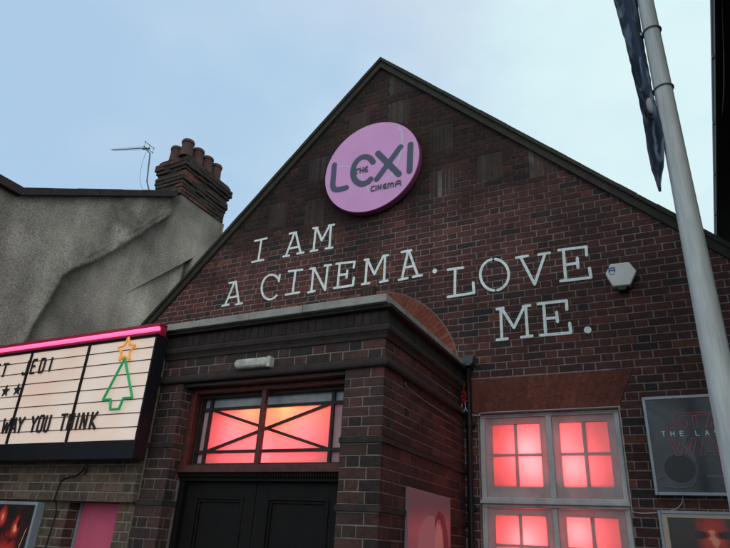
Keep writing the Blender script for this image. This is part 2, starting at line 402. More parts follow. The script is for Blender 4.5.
# ------------------------------------------------------------------ ground
g = MB(); g.box(-60, 60, 1.0, 80, -.30, 0); structure(g.build('pavement', M['tar']))
g = MB(); g.box(-400, 400, -400, 400, -.6, -.31); structure(g.build('ground', M['tar']))
g = MB(); g.box(-200, 200, -10, .86, -.30, -.12); structure(g.build('road', M['asphalt']))
g = MB()
for k in range(-20, 20): g.box(k * .9, k * .9 + .89, .865, .995, -.30, .003)
structure(g.build('kerb', M['stone'], bevel=.01))

# ------------------------------------------------------------------ the cinema
FY = 6.0                                  # gable wall face
PY = 4.04                                 # porch front face
PXR, PXL = -1.925, -4.26                  # porch side faces
cinema = empty('cinema_building')
tag(cinema, 'red brick gabled cinema with painted slab-serif lettering and a flat-roofed brick porch', 'cinema')

APX, APZ = -3.10, 8.02
CL = [(-1.0, 1.0, APZ - APX), (1.0, 1.0, APZ + APX)]    # -(x) + z <= ... left slope ; x+z <= right slope
WIN = (-1.78, -.445, 0.75, 2.885)
wall = MB()
sq = []
for cx, zs in ((-2.79, (7.10,)), (-2.17, (6.45, 5.79)), (-1.55, (5.85,)), (-.93, (5.79,)), (-3.41, (7.10, 6.45)), (-4.03, (6.45, 5.79)), (-4.65, (5.85,)), (-2.79, (7.62,))):
    for z in zs:
        r0 = round((z - .175) / CO) * CO; sq.append((cx - .15, cx + .15, r0, r0 + 5 * CO))
flat_arch = [(-1.90, 2.905), (-.435, 2.905), (-.275, 3.248), (-1.90, 3.248)]
holes = [WIN, (-4.20, -2.02, -1, 3.2), (-7.2, -4.2, -1, 3.0), (-1.90, -.46, 2.90, 3.248)]
bricks(wall, -7.0, 1.30, 0, 8.1, FY, FY + .035, FRONT, holes=holes, clips=CL, phase=.09, squares=sq)
for q in sq: stack(wall, *q, FY + .001, FY + .035, FRONT, wd=.047, mj=.009, clips=CL, jit=.003, mi=2)
# mortar body behind the bricks
body = [(-7.0, 2.9), (-7.0, APZ - (APX + 7.0)), (APX, APZ), (1.30, APZ - (1.30 - APX)), (1.30, 2.9)]
wall.prism(body, FY + .006, FY + .30, FRONT, 1)
slab_with_holes(wall, -7.0, 1.30, 0, 2.9, FY + .006, FY + .30, FRONT, [WIN], 1)
wall.build('gable_wall', [M['brick'], M['mortar'], M['brick_panel']], cinema)

# building behind the gable: side walls
b = MB(); b.box(-6.98, -6.7, FY + .3, 16, 0, 4.05); b.box(1.0, 1.28, FY + .3, 16, 0, 3.58); b.box(-6.7, 1.0, 15.7, 16, 0, 4.0)
b.build('side_wall', M['brick_dark'], cinema)
# roof
def roof_poly(off, th):
    s2 = off
    return [(-7.16, APZ - (APX + 7.16) + s2), (APX, APZ + s2), (1.45, APZ - (1.45 - APX) + s2), (1.45, APZ - (1.45 - APX) + s2 + th), (APX, APZ + s2 + th), (-7.16, APZ - (APX + 7.16) + s2 + th)]
rf = MB()
p = roof_poly(.004, .15)
rf.prism([p[0], p[1], p[4], p[5]], FY + .06, 16.1, FRONT); rf.prism([p[1], p[2], p[3], p[4]], FY + .06, 16.1, FRONT)
roof = rf.build('roof', M['tile'], cinema)
vg = MB()
# verge: bargeboard strip flush with the brick and slates' edge over it, slightly uneven
def strip(x0, x1, o0, o1, y0, y1, n):
    for k in range(n):
        a = x0 + (x1 - x0) * k / n; b_ = x0 + (x1 - x0) * (k + (.996 if n > 1 else 1)) / n
        f = lambda x: APZ - abs(x - APX)
        jz = random.uniform(-.004, .004)
        vg.prism([(a, f(a) + o0), (b_, f(b_) + o0), (b_, f(b_) + o1 + jz), (a, f(a) + o1 + jz)], y0, y1, FRONT)
strip(APX, -7.16, -.012, .10, FY - .035, FY + .058, 22); strip(APX, 1.45, -.012, .10, FY - .035, FY + .058, 24)
vg.build('verge', M['verge'], roof)
vg = MB()
strip(APX, -7.17, .100, .150, FY - .04, FY + .055, 1); strip(APX, 1.46, .100, .150, FY - .04, FY + .055, 1)
strip(APX, -7.18, .104, .165, FY - .06, FY + .056, 26); strip(APX, 1.47, .104, .165, FY - .06, FY + .056, 28)
vg.build('verge_tiles', M['verge'], roof)

# round relieving arch over the porch
ar = MB(); AC = (-3.10, 3.285)
def voussoirs(mb, c, r0, r1, a0, a1, n, face, back, mi=0):
    for k in range(n):
        t0 = a0 + (a1 - a0) * (k + .04) / n; t1 = a0 + (a1 - a0) * (k + .96) / n
        poly = [(c[0] + r0 * math.cos(t0), c[1] + r0 * math.sin(t0)), (c[0] + r1 * math.cos(t0), c[1] + r1 * math.sin(t0)), (c[0] + r1 * math.cos(t1), c[1] + r1 * math.sin(t1)), (c[0] + r0 * math.cos(t1), c[1] + r0 * math.sin(t1))]
        mb.prism(poly, face + random.uniform(-.0008, .0008), back, FRONT, mi)
voussoirs(ar, AC, .79, .905, rad(8), rad(172), 44, FY - .005, FY + .02)
voussoirs(ar, AC, .909, 1.13, rad(6), rad(174), 54, FY - .006, FY + .02)
ring = []
pts = [(AC[0] + .78 * math.cos(rad(t)), AC[1] + .78 * math.sin(rad(t))) for t in range(0, 181, 6)]
ar.prism(pts, FY - .0035, FY + .02, FRONT, 0)
mb_r = [(AC[0] + 1.128 * math.cos(rad(t)), AC[1] + 1.128 * math.sin(rad(t))) for t in range(5, 176, 5)]
ar.prism(mb_r, FY - .0028, FY + .02, FRONT, 1)
mb_r = [(AC[0] + 1.142 * math.cos(rad(t)), AC[1] + 1.142 * math.sin(rad(t))) for t in range(5, 176, 5)]
ar.prism(mb_r, FY - .0015, FY + .02, FRONT, 2)
ar.build('relieving_arch', [M['rubbed'], M['rubbed_dark'], M['mortar']], cinema)
ks = MB(); stack(ks, -3.215, -3.01, 4.22, 4.50, FY - .03, FY + .02, FRONT, wd=.05, mj=.007, jit=.002)
ks.box(-3.211, -3.014, FY - .022, FY + .0, 4.224, 4.496, 1)
ks.build('keystone', [M['brick_dark'], M['mortar_dark']], cinema)

# flat gauged arch over the window
fa = MB(); nb = 22; cxm = -1.11
top0, top1, bt0, bt1 = -1.915, -.275, -1.90, -.435
for k in range(nb):
    a, b_ = (k + .02) / nb, (k + .98) / nb
    L = lambda s0, s1, t: s0 + (s1 - s0) * t
    zsplit = 3.02 if k % 2 else 3.13
    for z0, z1 in ((2.90, zsplit - .002), (zsplit + .002, 3.246)):
        f0, f1 = (z0 - 2.9) / .346, (z1 - 2.9) / .346
        poly = [(L(L(bt0, bt1, a), L(top0, top1, a), f0), z0), (L(L(bt0, bt1, b_), L(top0, top1, b_), f0), z0), (L(L(bt0, bt1, b_), L(top0, top1, b_), f1), z1), (L(L(bt0, bt1, a), L(top0, top1, a), f1), z1)]
        fa.prism(poly, FY - .004 + random.uniform(-.0006, .0006), FY + .12, FRONT, 0)
fa.prism([(bt0, 2.901), (bt1, 2.901), (top1, 3.245), (top0, 3.245)], FY - .002, FY + .115, FRONT, 1)
fa.build('flat_arch', [M['rubbed_red'], M['rubbed_dark']], cinema)

# ---- painted lettering on the gable
LET = {
'I': [[[(-4.994, 5.494), (-4.79, 5.499)], [(-4.993, 5.158), (-4.795, 5.16)], [(-4.88, 5.496), (-4.885, 5.16)]],
      [[(-4.343, 4.909), (-4.127, 4.9)], [(-4.348, 4.57), (-4.136, 4.572)], [(-4.234, 4.903), (-4.242, 4.573)]]],
'A': [[[(-4.403, 5.496), (-4.292, 5.498)], [(-4.32, 5.496), (-4.422, 5.153)], [(-4.3, 5.495), (-4.182, 5.156)], [(-4.386, 5.258), (-4.222, 5.262)], [(-4.463, 5.152), (-4.368, 5.150)], [(-4.238, 5.157), (-4.135, 5.156)]],
      [[(-5.343, 4.886), (-5.229, 4.892)], [(-5.255, 4.889), (-5.358, 4.551)], [(-5.233, 4.889), (-5.114, 4.54)], [(-5.324, 4.655), (-5.158, 4.661)], [(-5.405, 4.547), (-5.295, 4.552)], [(-5.166, 4.538), (-5.064, 4.54)]],
      [[(-2.687, 4.904), (-2.562, 4.908)], [(-2.605, 4.903), (-2.674, 4.54)], [(-2.593, 4.907), (-2.469, 4.55)], [(-2.644, 4.685), (-2.524, 4.689)], [(-2.714, 4.535), (-2.60, 4.54)], [(-2.53, 4.545), (-2.419, 4.55)]]],
'M': [[[(-4.017, 5.506), (-3.947, 5.501)], [(-3.77, 5.499), (-3.69, 5.497)], [(-3.975, 5.499), (-3.98, 5.156)], [(-3.958, 5.495), (-3.863, 5.289), (-3.76, 5.494)], [(-3.737, 5.495), (-3.734, 5.154)], [(-4.02, 5.154), (-3.919, 5.154)], [(-3.787, 5.153), (-3.688, 5.15)]],
      [[(-3.196, 4.885), (-3.142, 4.883)], [(-2.934, 4.896), (-2.872, 4.896)], [(-3.163, 4.88), (-3.166, 4.556)], [(-3.153, 4.878), (-3.048, 4.662), (-2.934, 4.896)], [(-2.91, 4.892), (-2.913, 4.551)], [(-3.214, 4.55), (-3.113, 4.55)], [(-2.963, 4.544), (-2.865, 4.547)]],
      [[(-1.539, 4.007), (-1.47, 4.01)], [(-1.256, 4.002), (-1.184, 4.004)], [(-1.497, 4.004), (-1.499, 3.665)], [(-1.484, 4.006), (-1.365, 3.775), (-1.243, 4.0)], [(-1.229, 3.998), (-1.229, 3.666)], [(-1.55, 3.658), (-1.44, 3.66)], [(-1.292, 3.661), (-1.182, 3.664)]]],
'C': [[[(-4.488, 4.784), (-4.485, 4.88)], [(-4.504, 4.826), (-4.539, 4.864), (-4.579, 4.891), (-4.622, 4.904), (-4.665, 4.902), (-4.703, 4.885), (-4.733, 4.855), (-4.754, 4.814), (-4.763, 4.765), (-4.76, 4.712), (-4.745, 4.66), (-4.719, 4.613), (-4.685, 4.575), (-4.645, 4.548), (-4.603, 4.534), (-4.561, 4.535), (-4.523, 4.55), (-4.493, 4.578)]]],
'N': [[[(-4.005, 4.892), (-3.936, 4.892)], [(-3.785, 4.901), (-3.685, 4.897)], [(-3.951, 4.888), (-3.951, 4.56)], [(-3.938, 4.883), (-3.744, 4.551), (-3.734, 4.894)], [(-3.996, 4.552), (-3.90, 4.556)]]],
'E': [[[(-3.607, 4.898), (-3.339, 4.885), (-3.347, 4.802)], [(-3.558, 4.892), (-3.561, 4.567)], [(-3.615, 4.557), (-3.341, 4.555), (-3.335, 4.66)], [(-3.556, 4.73), (-3.436, 4.725)], [(-3.438, 4.774), (-3.441, 4.677)]],
      [[(-0.841, 4.599), (-0.562, 4.589), (-0.565, 4.49)], [(-0.793, 4.59), (-0.798, 4.239)], [(-0.849, 4.236), (-0.548, 4.231), (-0.552, 4.338)], [(-0.789, 4.414), (-0.662, 4.414)], [(-0.661, 4.472), (-0.663, 4.362)]],
      [[(-1.098, 4.01), (-0.811, 4.008), (-0.815, 3.91)], [(-1.041, 4.005), (-1.045, 3.671)], [(-1.096, 3.662), (-0.797, 3.658), (-0.800, 3.76)], [(-1.046, 3.838), (-0.92, 3.834)], [(-0.918, 3.894), (-0.917, 3.79)]]],
'L': [[[(-2.092, 4.57), (-1.91, 4.566)], [(-2.004, 4.567), (-2.014, 4.226)], [(-2.094, 4.227), (-1.788, 4.234), (-1.795, 4.361)]]],
'O': [[[(-1.576, 4.614), (-1.616, 4.604), (-1.652, 4.581), (-1.681, 4.547), (-1.701, 4.504), (-1.71, 4.455), (-1.707, 4.404), (-1.694, 4.354), (-1.671, 4.309), (-1.64, 4.271), (-1.603, 4.244), (-1.562, 4.229)],
       [(-1.533, 4.61), (-1.492, 4.593), (-1.456, 4.565), (-1.425, 4.527), (-1.403, 4.481), (-1.391, 4.432), (-1.39, 4.383), (-1.399, 4.336), (-1.418, 4.294), (-1.445, 4.261), (-1.479, 4.238), (-1.518, 4.227)]]],
'V': [[[(-1.296, 4.588), (-1.173, 4.588)], [(-1.054, 4.583), (-0.937, 4.583)], [(-1.25, 4.586), (-1.119, 4.240), (-0.985, 4.583)]]],
}
for ch, reps in LET.items():
    for st in reps:
        mb = MB()
        for s_ in st: mb.poly(s_, .031, FY - .0015, FY + .004, FRONT)
        mb.build('painted_letter', M['letter'], cinema)
for c in ((-2.255, 4.578), (-.635, 3.67)):
    mb = MB(); r = .03 if c[0] < -2 else .036
    mb.prism([(c[0] + r * math.cos(rad(t)), c[1] + r * math.sin(rad(t))) for t in range(0, 360, 20)], FY - .0025, FY + .004, FRONT)
    mb.build('painted_full_stop', M['letter'], cinema)

# ---- big window with red light behind
win = empty('window'); win.parent = cinema
x0, x1, z0, z1 = WIN
fr = MB()
yf = FY + .055                    # frame face
fr.box(x0 + .0, x0 + .05, yf, yf + .10, z0, z1); fr.box(x1 - .05, x1, yf, yf + .10, z0, z1)
fr.box(x0 + .05, x1 - .05, yf, yf + .10, z1 - .035, z1); fr.box(x0 + .05, x1 - .05, yf, yf + .10, z0, z0 + .06)
fr.box(x0 + .006, x0 + .022, yf - .012, yf, z0, z1 - .0); fr.box(x1 - .022, x1 - .006, yf - .012, yf, z0, z1 - .0)
fr.box(x0 + .022, x1 - .022, yf - .012, yf, z1 - .018, z1 - .004)
fr.box(-1.118, -1.072, yf - .004, yf + .10, z0 + .06, 2.0); fr.box(-1.122, -1.068, yf - .004, yf + .10, 2.09, z1 - .035)
fr.build('window_frame', M['white_paint'], win, bevel=.003)
tr = MB(); tr.box(x0 - .005, x1 + .005, yf - .050, yf + .10, 2.030, 2.062); tr.box(x0 + .003, x1 - .003, yf - .022, yf + .10, 2.062, 2.088); tr.box(x0 + .003, x1 - .003, yf - .018, yf + .10, 2.002, 2.030)
tr.build('transom_rail', M['white_paint'], win, bevel=.006)
def sash(ax0, ax1, az0, az1, rows, st=.065, btm=.10):
    s_ = MB(); ya, yb = yf + .022, yf + .062
    s_.box(ax0, ax0 + st, ya, yb, az0, az1); s_.box(ax1 - st, ax1, ya, yb, az0, az1)
    s_.box(ax0 + st, ax1 - st, ya, yb, az1 - st, az1); s_.box(ax0 + st, ax1 - st, ya, yb, az0, az0 + btm)
    cx = (ax0 + ax1) / 2; s_.box(cx - .013, cx + .013, ya + .006, yb - .004, az0 + btm, az1 - st)
    H = (az1 - st) - (az0 + btm)
    for r in range(1, rows):
        zz = az0 + btm + H * r / rows
        s_.box(ax0 + st, cx - .013, ya + .008, yb - .006, zz - .012, zz + .012); s_.box(cx + .013, ax1 - st, ya + .008, yb - .006, zz - .012, zz + .012)
    so_ = s_.build('sash', M['sash'], win)
    gm = MB()
    gm.box(ax0 + st - .01, ax1 - st + .01, yf + .045, yf + .049, az0 + btm - .01, az1 - st + .01)
    gm.build('pane', M['frosted'], win)
sash(x0 + .05, -1.122, 2.09, z1 - .035, 2); sash(-1.068, x1 - .05, 2.09, z1 - .035, 2)
sash(x0 + .05, -1.118, z0 + .06, 1.998, 4, btm=.07); sash(-1.072, x1 - .05, z0 + .06, 1.998, 4, btm=.07)
sl_ = MB(); sl_.box(x0 - .05, x1 + .05, FY - .05, FY + .30, z0 - .07, z0 - .004); sl_.build('window_sill', M['stone'], win, bevel=.006)
lb = MB()                           # shallow light box behind the panes
ybk = FY + .62
lb.box(x0 - .02, x0 + .0, FY + .30, ybk, z0, z1); lb.box(x1, x1 + .02, FY + .30, ybk, z0, z1)
lb.box(x0, x1, FY + .30, ybk, z1 + .002, z1 + .02); lb.box(x0, x1, FY + .30, ybk, z0 - .02, z0 - .002); lb.box(x0, x1, ybk, ybk + .02, z0, z1)
lb.build('light_box', M['dark_room'], win)
for a_, b_ in ((x0 + .06, -1.14), (-1.05, x1 - .06)):
    mb = MB(); mb.box(a_, b_, FY + .125, FY + .137, 2.15, 2.222); mb.build('inner_rail', M['sash'], win)
def lamp(name, loc, e_, col, r=.06):
    l = bpy.data.lights.new(name, 'POINT'); l.energy = e_; l.color = col; l.shadow_soft_size = r
    o = bpy.data.objects.new(name, l); C.objects.link(o); o.location = loc; return o
RC = (1.0, .100, .108)
for xx, zz, en in ((-1.34, 2.56, 11.0), (-1.28, 2.36, 9.0), (-.90, 2.36, 10.0), (-1.00, 2.60, 5.0), (-1.40, 1.72, 13.0), (-.92, 1.80, 11.0), (-1.1, 1.1, 10.0)):
    lamp('window_lamp', (xx, FY + .26, zz), en, RC, .10)

# ------------------------------------------------------------------ porch
OX0, OX1, OZ = -3.95, -2.275, 2.83      # opening
pw = MB()
T0 = 2.863                              # top of piers
strs = [(2.288, 2.342), (1.812, 1.866), (1.335, 1.389), (.86, .914), (.38, .434)]
def courses(mb, u0, u1, face, P, inward, phase, mi, lo=0.0, hi=T0):
    zz = sorted([lo, hi] + [a for s_ in strs for a in s_])
    for a, b_ in zip(zz[::2], zz[1::2]):
        n = max(1, round((b_ - a) / CO)); global CO_
        cs = (b_ - a) / n
        for r in range(n):
            off = phase + (.1725 if r % 2 else 0)
            u = off + math.floor((u0 - off) / .345) * .345 - .345
            while u < u1:
                for wd in (.230, .115):
                    p_, q_ = max(u, u0), min(u + wd, u1); u += wd
                    if q_ - p_ < .02: continue
                    put_brick(mb, p_, q_, a + r * cs, a + (r + 1) * cs, face, face + inward * .03, P, (), .009, mi, .0015, 1 if inward > 0 else -1)
courses(pw, PXL, OX0, PY, FRONT, 1, PXL, 0); courses(pw, OX1, PXR, PY, FRONT, 1, OX1 + .0, 0)
courses(pw, PY, FY, PXR, SIDE, -1, PY, 2); courses(pw, PY, PY + .14, OX0, SIDE, -1, PY - .115, 0)
# wall above the opening, two courses
bricks(pw, PXL, PXR, 2.938, 3.093, PY, PY + .03, FRONT, phase=.11, zref=2.938)
bricks(pw, PY, FY, 2.938, 3.093, PXR, PXR - .03, SIDE, phase=.02, zref=2.938, mi=2)
# mortar bodies
pw.box(PXL + .006, OX0 - .006, PY + .006, PY + .24, 0, T0, 1); pw.box(OX1 + .006, PXR - .24, PY + .006, PY + .24, 0, T0, 1)
pw.box(PXR - .24, PXR - .006, PY + .006, FY, 0, T0, 1); pw.box(PXL + .006, PXL + .24, PY + .24, FY, 0, T0, 1)
pw.box(PXL + .006, PXR - .006, PY + .006, FY, T0, 3.34, 1)
porch = pw.build('porch_wall', [M['brick_dark'], M['mortar_dark'], M['brick_side']], cinema)
def ringprof(prof, name, mt, xl=PXL, xr=PXR, yb=FY, parent=cinema, y=PY):
    """moulding swept round the porch: list of (projection, z)"""
    mb = MB(); rows = []
    for pr_, z in prof:
        i = len(mb.v); rows.append(i)
        mb.v += [(xl - pr_, yb, z), (xl - pr_, y - pr_, z), (xr + pr_, y - pr_, z), (xr + pr_, yb, z)]
    for a, b_ in zip(rows, rows[1:]):
        for k in range(3): mb.f.append((a + k, a + k + 1, b_ + k + 1, b_ + k)); mb.m.append(0)
    mb.f.append(tuple(rows[0] + k for k in range(4))); mb.m.append(0)
    mb.f.append(tuple(rows[-1] + k for k in reversed(range(4)))); mb.m.append(0)
    return mb.build(name, mt, parent)
M['mould'] = mat('sooty_moulded_brick', (.019, .017, .017), .85, noise_amt=.5, noise_scale=9, bump=.5, col2=(.036, .026, .025))
ringprof([(-.004, T0), (.022, T0), (.034, 2.872), (.038, 2.89), (.034, 2.915), (.022, 2.936), (-.004, 2.937)], 'lintel_moulding', M['mould'])
ringprof([(-.004, 3.094), (.012, 3.094), (.018, 3.12), (.034, 3.145), (.042, 3.15), (.046, 3.18), (.040, 3.20), (-.004, 3.203)], 'cornice_moulding', M['mould'])
sb = MB()
stack(sb, PXL - .02, PXR + .02, 3.205, 3.325, PY - .022, PY + .02, FRONT, wd=.075); stack(sb, PY - .02, FY, 3.205, 3.325, PXR + .022, PXR - .02, SIDE, wd=.075)
sb.box(PXL - .012, PXR + .012, PY - .012, FY, 3.204, 3.324, 1)
sb.build('soldier_course', [M['brick_black'], M['mould']], cinema)
ringprof([(.03, 3.326), (.065, 3.328), (.07, 3.352), (.03, 3.353)], 'dentil_band', M['mould'])
for a, b_ in strs:
    for (xa, xb, ya, yb_) in ((PXL - .016, OX0 + .004, PY - .016, PY + .2), (OX1 - .004, PXR + .016, PY - .016, PY + .2), (PXR - .15, PXR + .0155, PY + .2, FY)):
        mb = MB(); mb.box(xa, xb, ya, yb_, a + .006, b_ - .008); mb.box(xa + .006, xb - .006, ya + .006, yb_ - .002, b_ - .008, b_ - .001)
        mb.build('string_course', M['mould'], cinema, bevel=.003)
# coping stones, separate slabs with joints
cp = MB()
xs = [PXL - .06, -3.78, -3.22, -2.66, PXR + .045]
for a, b_ in zip(xs, xs[1:]): cp.box(a + .002, b_ - .002, PY - .11, PY + .25, 3.355 + random.uniform(0, .003), 3.425 + random.uniform(-.003, .003))
ys = [PY + .25, 4.72, 5.05, 5.55, FY]
for a, b_ in zip(ys, ys[1:]): cp.box(PXR - .30, PXR + .045, a + .002, b_ - .002, 3.355 + random.uniform(0, .003), 3.425 + random.uniform(-.003, .003))
cp.box(PXL - .05, PXR - .31, PY + .26, FY, 3.35, 3.40)
cp.build('porch_coping', M['stone'], cinema, bevel=.006)
# soffit boards in the opening
mb = MB(); mb.box(OX0, OX1, PY + .02, PY + .24, 2.832, 2.860); mb.build('soffit', M['dark_wood'], cinema)

# transom window above the doors
tw = empty('transom_window'); tw.parent = cinema
tf = MB(); y0 = 4.165
tf.box(OX0 + .004, OX0 + .062, y0, y0 + .07, 2.095, 2.83); tf.box(OX1 - .062, OX1 - .004, y0, y0 + .07, 2.095, 2.83)
tf.box(OX0 + .062, OX1 - .062, y0, y0 + .07, 2.790, 2.83)
tf.box(OX0 + .004, OX1 - .004, y0 - .03, y0 + .20, 2.098, 2.160)
tf.box(-3.150, -3.108, y0, y0 + .045, 2.160, 2.79)
tf.build('outer_frame', M['wood_red'], tw, bevel=.004)
ti = MB(); yg = 4.30
GX0, GX1, GZ0, GZ1 = -3.872, -2.385, 2.185, 2.762
ti.box(OX0 + .012, GX0, yg - .06, yg + .03, 2.16, 2.83); ti.box(GX1, OX1 - .012, yg - .06, yg + .03, 2.16, 2.83)
ti.box(GX0, GX1, yg - .06, yg + .03, GZ1, 2.83); ti.box(GX0, GX1, yg - .06, yg + .03, 2.16, GZ0)
ti.build('inner_frame', M['dark_wood'], tw, bevel=.003)
lt = MB()
VX0, VX1, HZ0, HZ1 = -3.787, -2.497, 2.287, 2.665
yl0, yl1 = yg - .03, yg - .006
lt.box(GX0, GX1, yl0, yl1, HZ0 - .013, HZ0 + .013); lt.box(GX0, GX1, yl0, yl1, HZ1 - .013, HZ1 + .013)
lt.box(VX0 - .013, VX0 + .013, yl0 - .002, yl1 - .001, GZ0, GZ1); lt.box(VX1 - .013, VX1 + .013, yl0 - .002, yl1 - .001, GZ0, GZ1)
for p_, q_ in (((VX0, HZ0), (VX1, HZ1)), ((VX0, HZ1), (VX1, HZ0))): lt.capsule(p_, q_, .024, yl0 + .003, yl1 - .002, FRONT, sq=True)
lt.build('glazing_bars', M['dark_wood'], tw)
gp = MB(); gp.box(VX0, VX1, yg, yg + .004, GZ0, HZ1); gp.build('glass', M['frosted'], tw)
gp = MB(); gp.box(GX0, GX1, yg, yg + .004, HZ1, GZ1); gp.build('glass', M['pale_glass'], tw)
for a_, b_ in ((GX0, VX0), (VX1, GX1)):
    gp = MB(); gp.box(a_, b_, yg, yg + .004, GZ0, HZ1); gp.build('glass', M['side_glass'], tw)
lb = MB()
lb.box(OX0 - .0, OX1, 4.78, 4.80, 2.1, 2.9); lb.box(OX0, OX1, 4.34, 4.78, 2.07, 2.09); lb.box(GX0 - .05, GX0 - .03, 4.335, 4.78, 2.09, 2.86); lb.box(GX1 + .03, GX1 + .05, 4.335, 4.78, 2.09, 2.86)
lb.build('light_box', M['dark_room'], tw)
for xx, yy, zz, en, cc_ in ((-3.52, 4.50, 2.44, 9.0, (1.0, .06, .09)), (-2.78, 4.50, 2.44, 8.0, (1.0, .055, .09)), (-3.15, 4.50, 2.28, 8.0, (1.0, .07, .10)),
                            (-2.98, 4.46, 2.68, 5.0, (1.0, .27, .06)), (-3.36, 4.46, 2.68, 4.0, (1.0, .24, .06)), (-2.70, 4.46, 2.67, 2.0, (1.0, .20, .06))):
    lamp('transom_lamp', (xx, yy, zz), en, cc_)

# doors
dent = MB(); dent.box(OX0 + .004, OX1 - .004, 4.17, 4.34, 2.062, 2.097)
k = OX0 + .02
while k < OX1 - .03: dent.box(k, k + .012, 4.155, 4.17, 2.066, 2.088); k += .024
dent.box(OX0 + .004, OX1 - .004, 4.19, 4.34, 2.035, 2.062)
dent.build('door_head_moulding', M['black_paint'], cinema)
for a_ in (OX0 + .004, OX1 - .06):
    mb = MB(); mb.box(a_, a_ + .056, 4.20, 4.32, 0, 2.035); mb.build('door_frame', M['black_paint'], cinema)
def door(a, b_):
    d = MB(); yd = 4.25
    st = .115
    d.box(a, a + st, yd, yd + .045, .02, 2.03); d.box(b_ - st, b_, yd, yd + .045, .02, 2.03)
    for z0_, z1_ in ((1.915, 2.03), (1.02, 1.18), (.02, .24)): d.box(a + st, b_ - st, yd, yd + .045, z0_, z1_)
    for z0_, z1_ in ((1.18, 1.915), (.24, 1.02)):
        d.box(a + st, b_ - st, yd + .022, yd + .035, z0_, z1_)
        for i_, (o_, yy) in enumerate(((0, yd - .008), (.022, yd + .006))):
            x_0, x_1 = a + st + o_, b_ - st - o_; u0_, u1_ = z0_ + o_, z1_ - o_; t = .020
            d.box(x_0, x_0 + t, yy, yd + .022, u0_, u1_); d.box(x_1 - t, x_1, yy, yd + .022, u0_, u1_)
            d.box(x_0 + t, x_1 - t, yy, yd + .022, u1_ - t, u1_); d.box(x_0 + t, x_1 - t, yy, yd + .022, u0_, u0_ + t)
    o = d.build('door', M['black_paint'], cinema, bevel=.002)
    h = MB(); hx = b_ - .06 if a < -3.5 else a + .06
    h.tube([(hx, yd, 1.12), (hx, yd - .05, 1.12), (hx, yd - .05, .92), (hx, yd, .92)], .010); h.build('handle', M['pole_grey'], o)
door(OX0 + .062, -3.152); door(-3.146, OX1 - .062)
mb = MB(); mb.box(-3.1515, -3.1465, 4.262, 4.29, .02, 2.03); mb.build('door_meeting_strip', M['wood_red'], cinema)
mb = MB(); mb.box(OX0 - .1, OX1 + .1, PY - .35, 4.34, 0, .10); mb.build('door_step', M['stone'], cinema, bevel=.01)

# left annexe front wall (stock brick) under the marquee
an = MB()
AX0, AX1 = -6.96, -4.225
AZ = 1.835
HP = (-5.075, -4.45, -1, AZ)             # recess with the pink door
bricks(an, AX0, AX1, AZ, 3.34, 3.965, 3.995, FRONT, phase=.05, zref=AZ, mj=.012)
bricks(an, AX0, PXL - .002, 0, AZ, 4.03, 4.06, FRONT, holes=[HP], phase=.12, zref=AZ - 24 * CO, mj=.012)
bricks(an, 4.03, 4.17, 0, AZ - .01, HP[0], HP[0] - .03, SIDE, phase=.0, zref=AZ - 24 * CO, mi=2)
an.box(AX0, AX1 - .006, 3.971, 4.30, AZ + .002, 3.34, 1)
an.box(AX0, HP[0] - .006, 4.036, 4.30, 0, AZ, 1); an.box(HP[1] + .006, PXL - .003, 4.036, 4.30, 0, AZ, 1)
bricks(an, 3.965, 4.03, AZ, 3.34, AX1, AX1 - .03, SIDE, phase=.0, zref=AZ, mj=.012)
an.build('annexe_wall', [M['brick_tan'], M['mortar_tan'], M['brick_dark'], M['mortar_dark']], cinema)
mb = MB(); mb.box(AX0, PXL - .06, 4.30, FY - .002, 3.25, 3.345); mb.build('annexe_roof', M['plain_dark'], cinema)
mb = MB(); mb.box(HP[0] + .026, HP[1], 4.17, 4.20, .02, AZ - .004); pk = mb.build('side_door', M['pink_panel'], cinema)
mb = MB(); mb.box(HP[0] + .004, HP[0] + .024, 4.15, 4.20, .02, AZ - .004); mb.build('edge_strip', M['frame_grey'], pk)

# ------------------------------------------------------------------ round sign
rs = empty('round_sign'); tag(rs, 'round pink disc sign with dark rounded lettering high on the brick gable', 'sign')
SC = (-3.120, 6.204); SR = .699
cir = lambda r, n=72: [(SC[0] + r * math.cos(2 * math.pi * k / n), SC[1] + r * math.sin(2 * math.pi * k / n)) for k in range(n)]
mb = MB(); mb.prism(cir(SR), 5.88, 5.965, FRONT); mb.build('rim', M['sign_rim'], rs, bevel=.004)
mb = MB(); mb.prism(cir(SR - .004), 5.867, 5.88, FRONT); mb.build('face', M['sign_pink'], rs, bevel=.003)
YS = 5.864
KS = 1.0138                               # lettering size on the disc
def glyph(strokes, wd, name='letter', mt='sign_ink', parent=rs, y=YS, th=.004, sq=False, P=FRONT):
    mb = MB()
    if parent is rs: strokes = [[(x * KS, 1.6 + (z - 1.6) * KS) for x, z in s_] for s_ in strokes]
    for s_ in strokes: mb.poly(s_, wd, y, y + th, P, sq=sq)
    return mb.build(name, M[mt], parent)
glyph([[(-3.634, 6.305), (-3.634, 6.02), (-3.632, 5.97), (-3.615, 5.925), (-3.58, 5.895), (-3.54, 5.885), (-3.419, 5.885)]], .082)
glyph([[(-3.04, 6.19), (-3.069, 6.241), (-3.105, 6.281), (-3.148, 6.307), (-3.192, 6.317), (-3.236, 6.31), (-3.275, 6.286), (-3.306, 6.248), (-3.326, 6.199), (-3.335, 6.142), (-3.332, 6.081), (-3.316, 6.023), (-3.29, 5.97), (-3.255, 5.928), (-3.214, 5.899), (-3.17, 5.885), (-3.127, 5.887), (-3.088, 5.905), (-3.062, 5.93)]], .082)
glyph([[(-2.976, 6.314), (-2.661, 5.904)], [(-2.653, 6.323), (-2.972, 5.909)]], .085)
glyph([[(-2.512, 6.325), (-2.516, 5.914)]], .082)
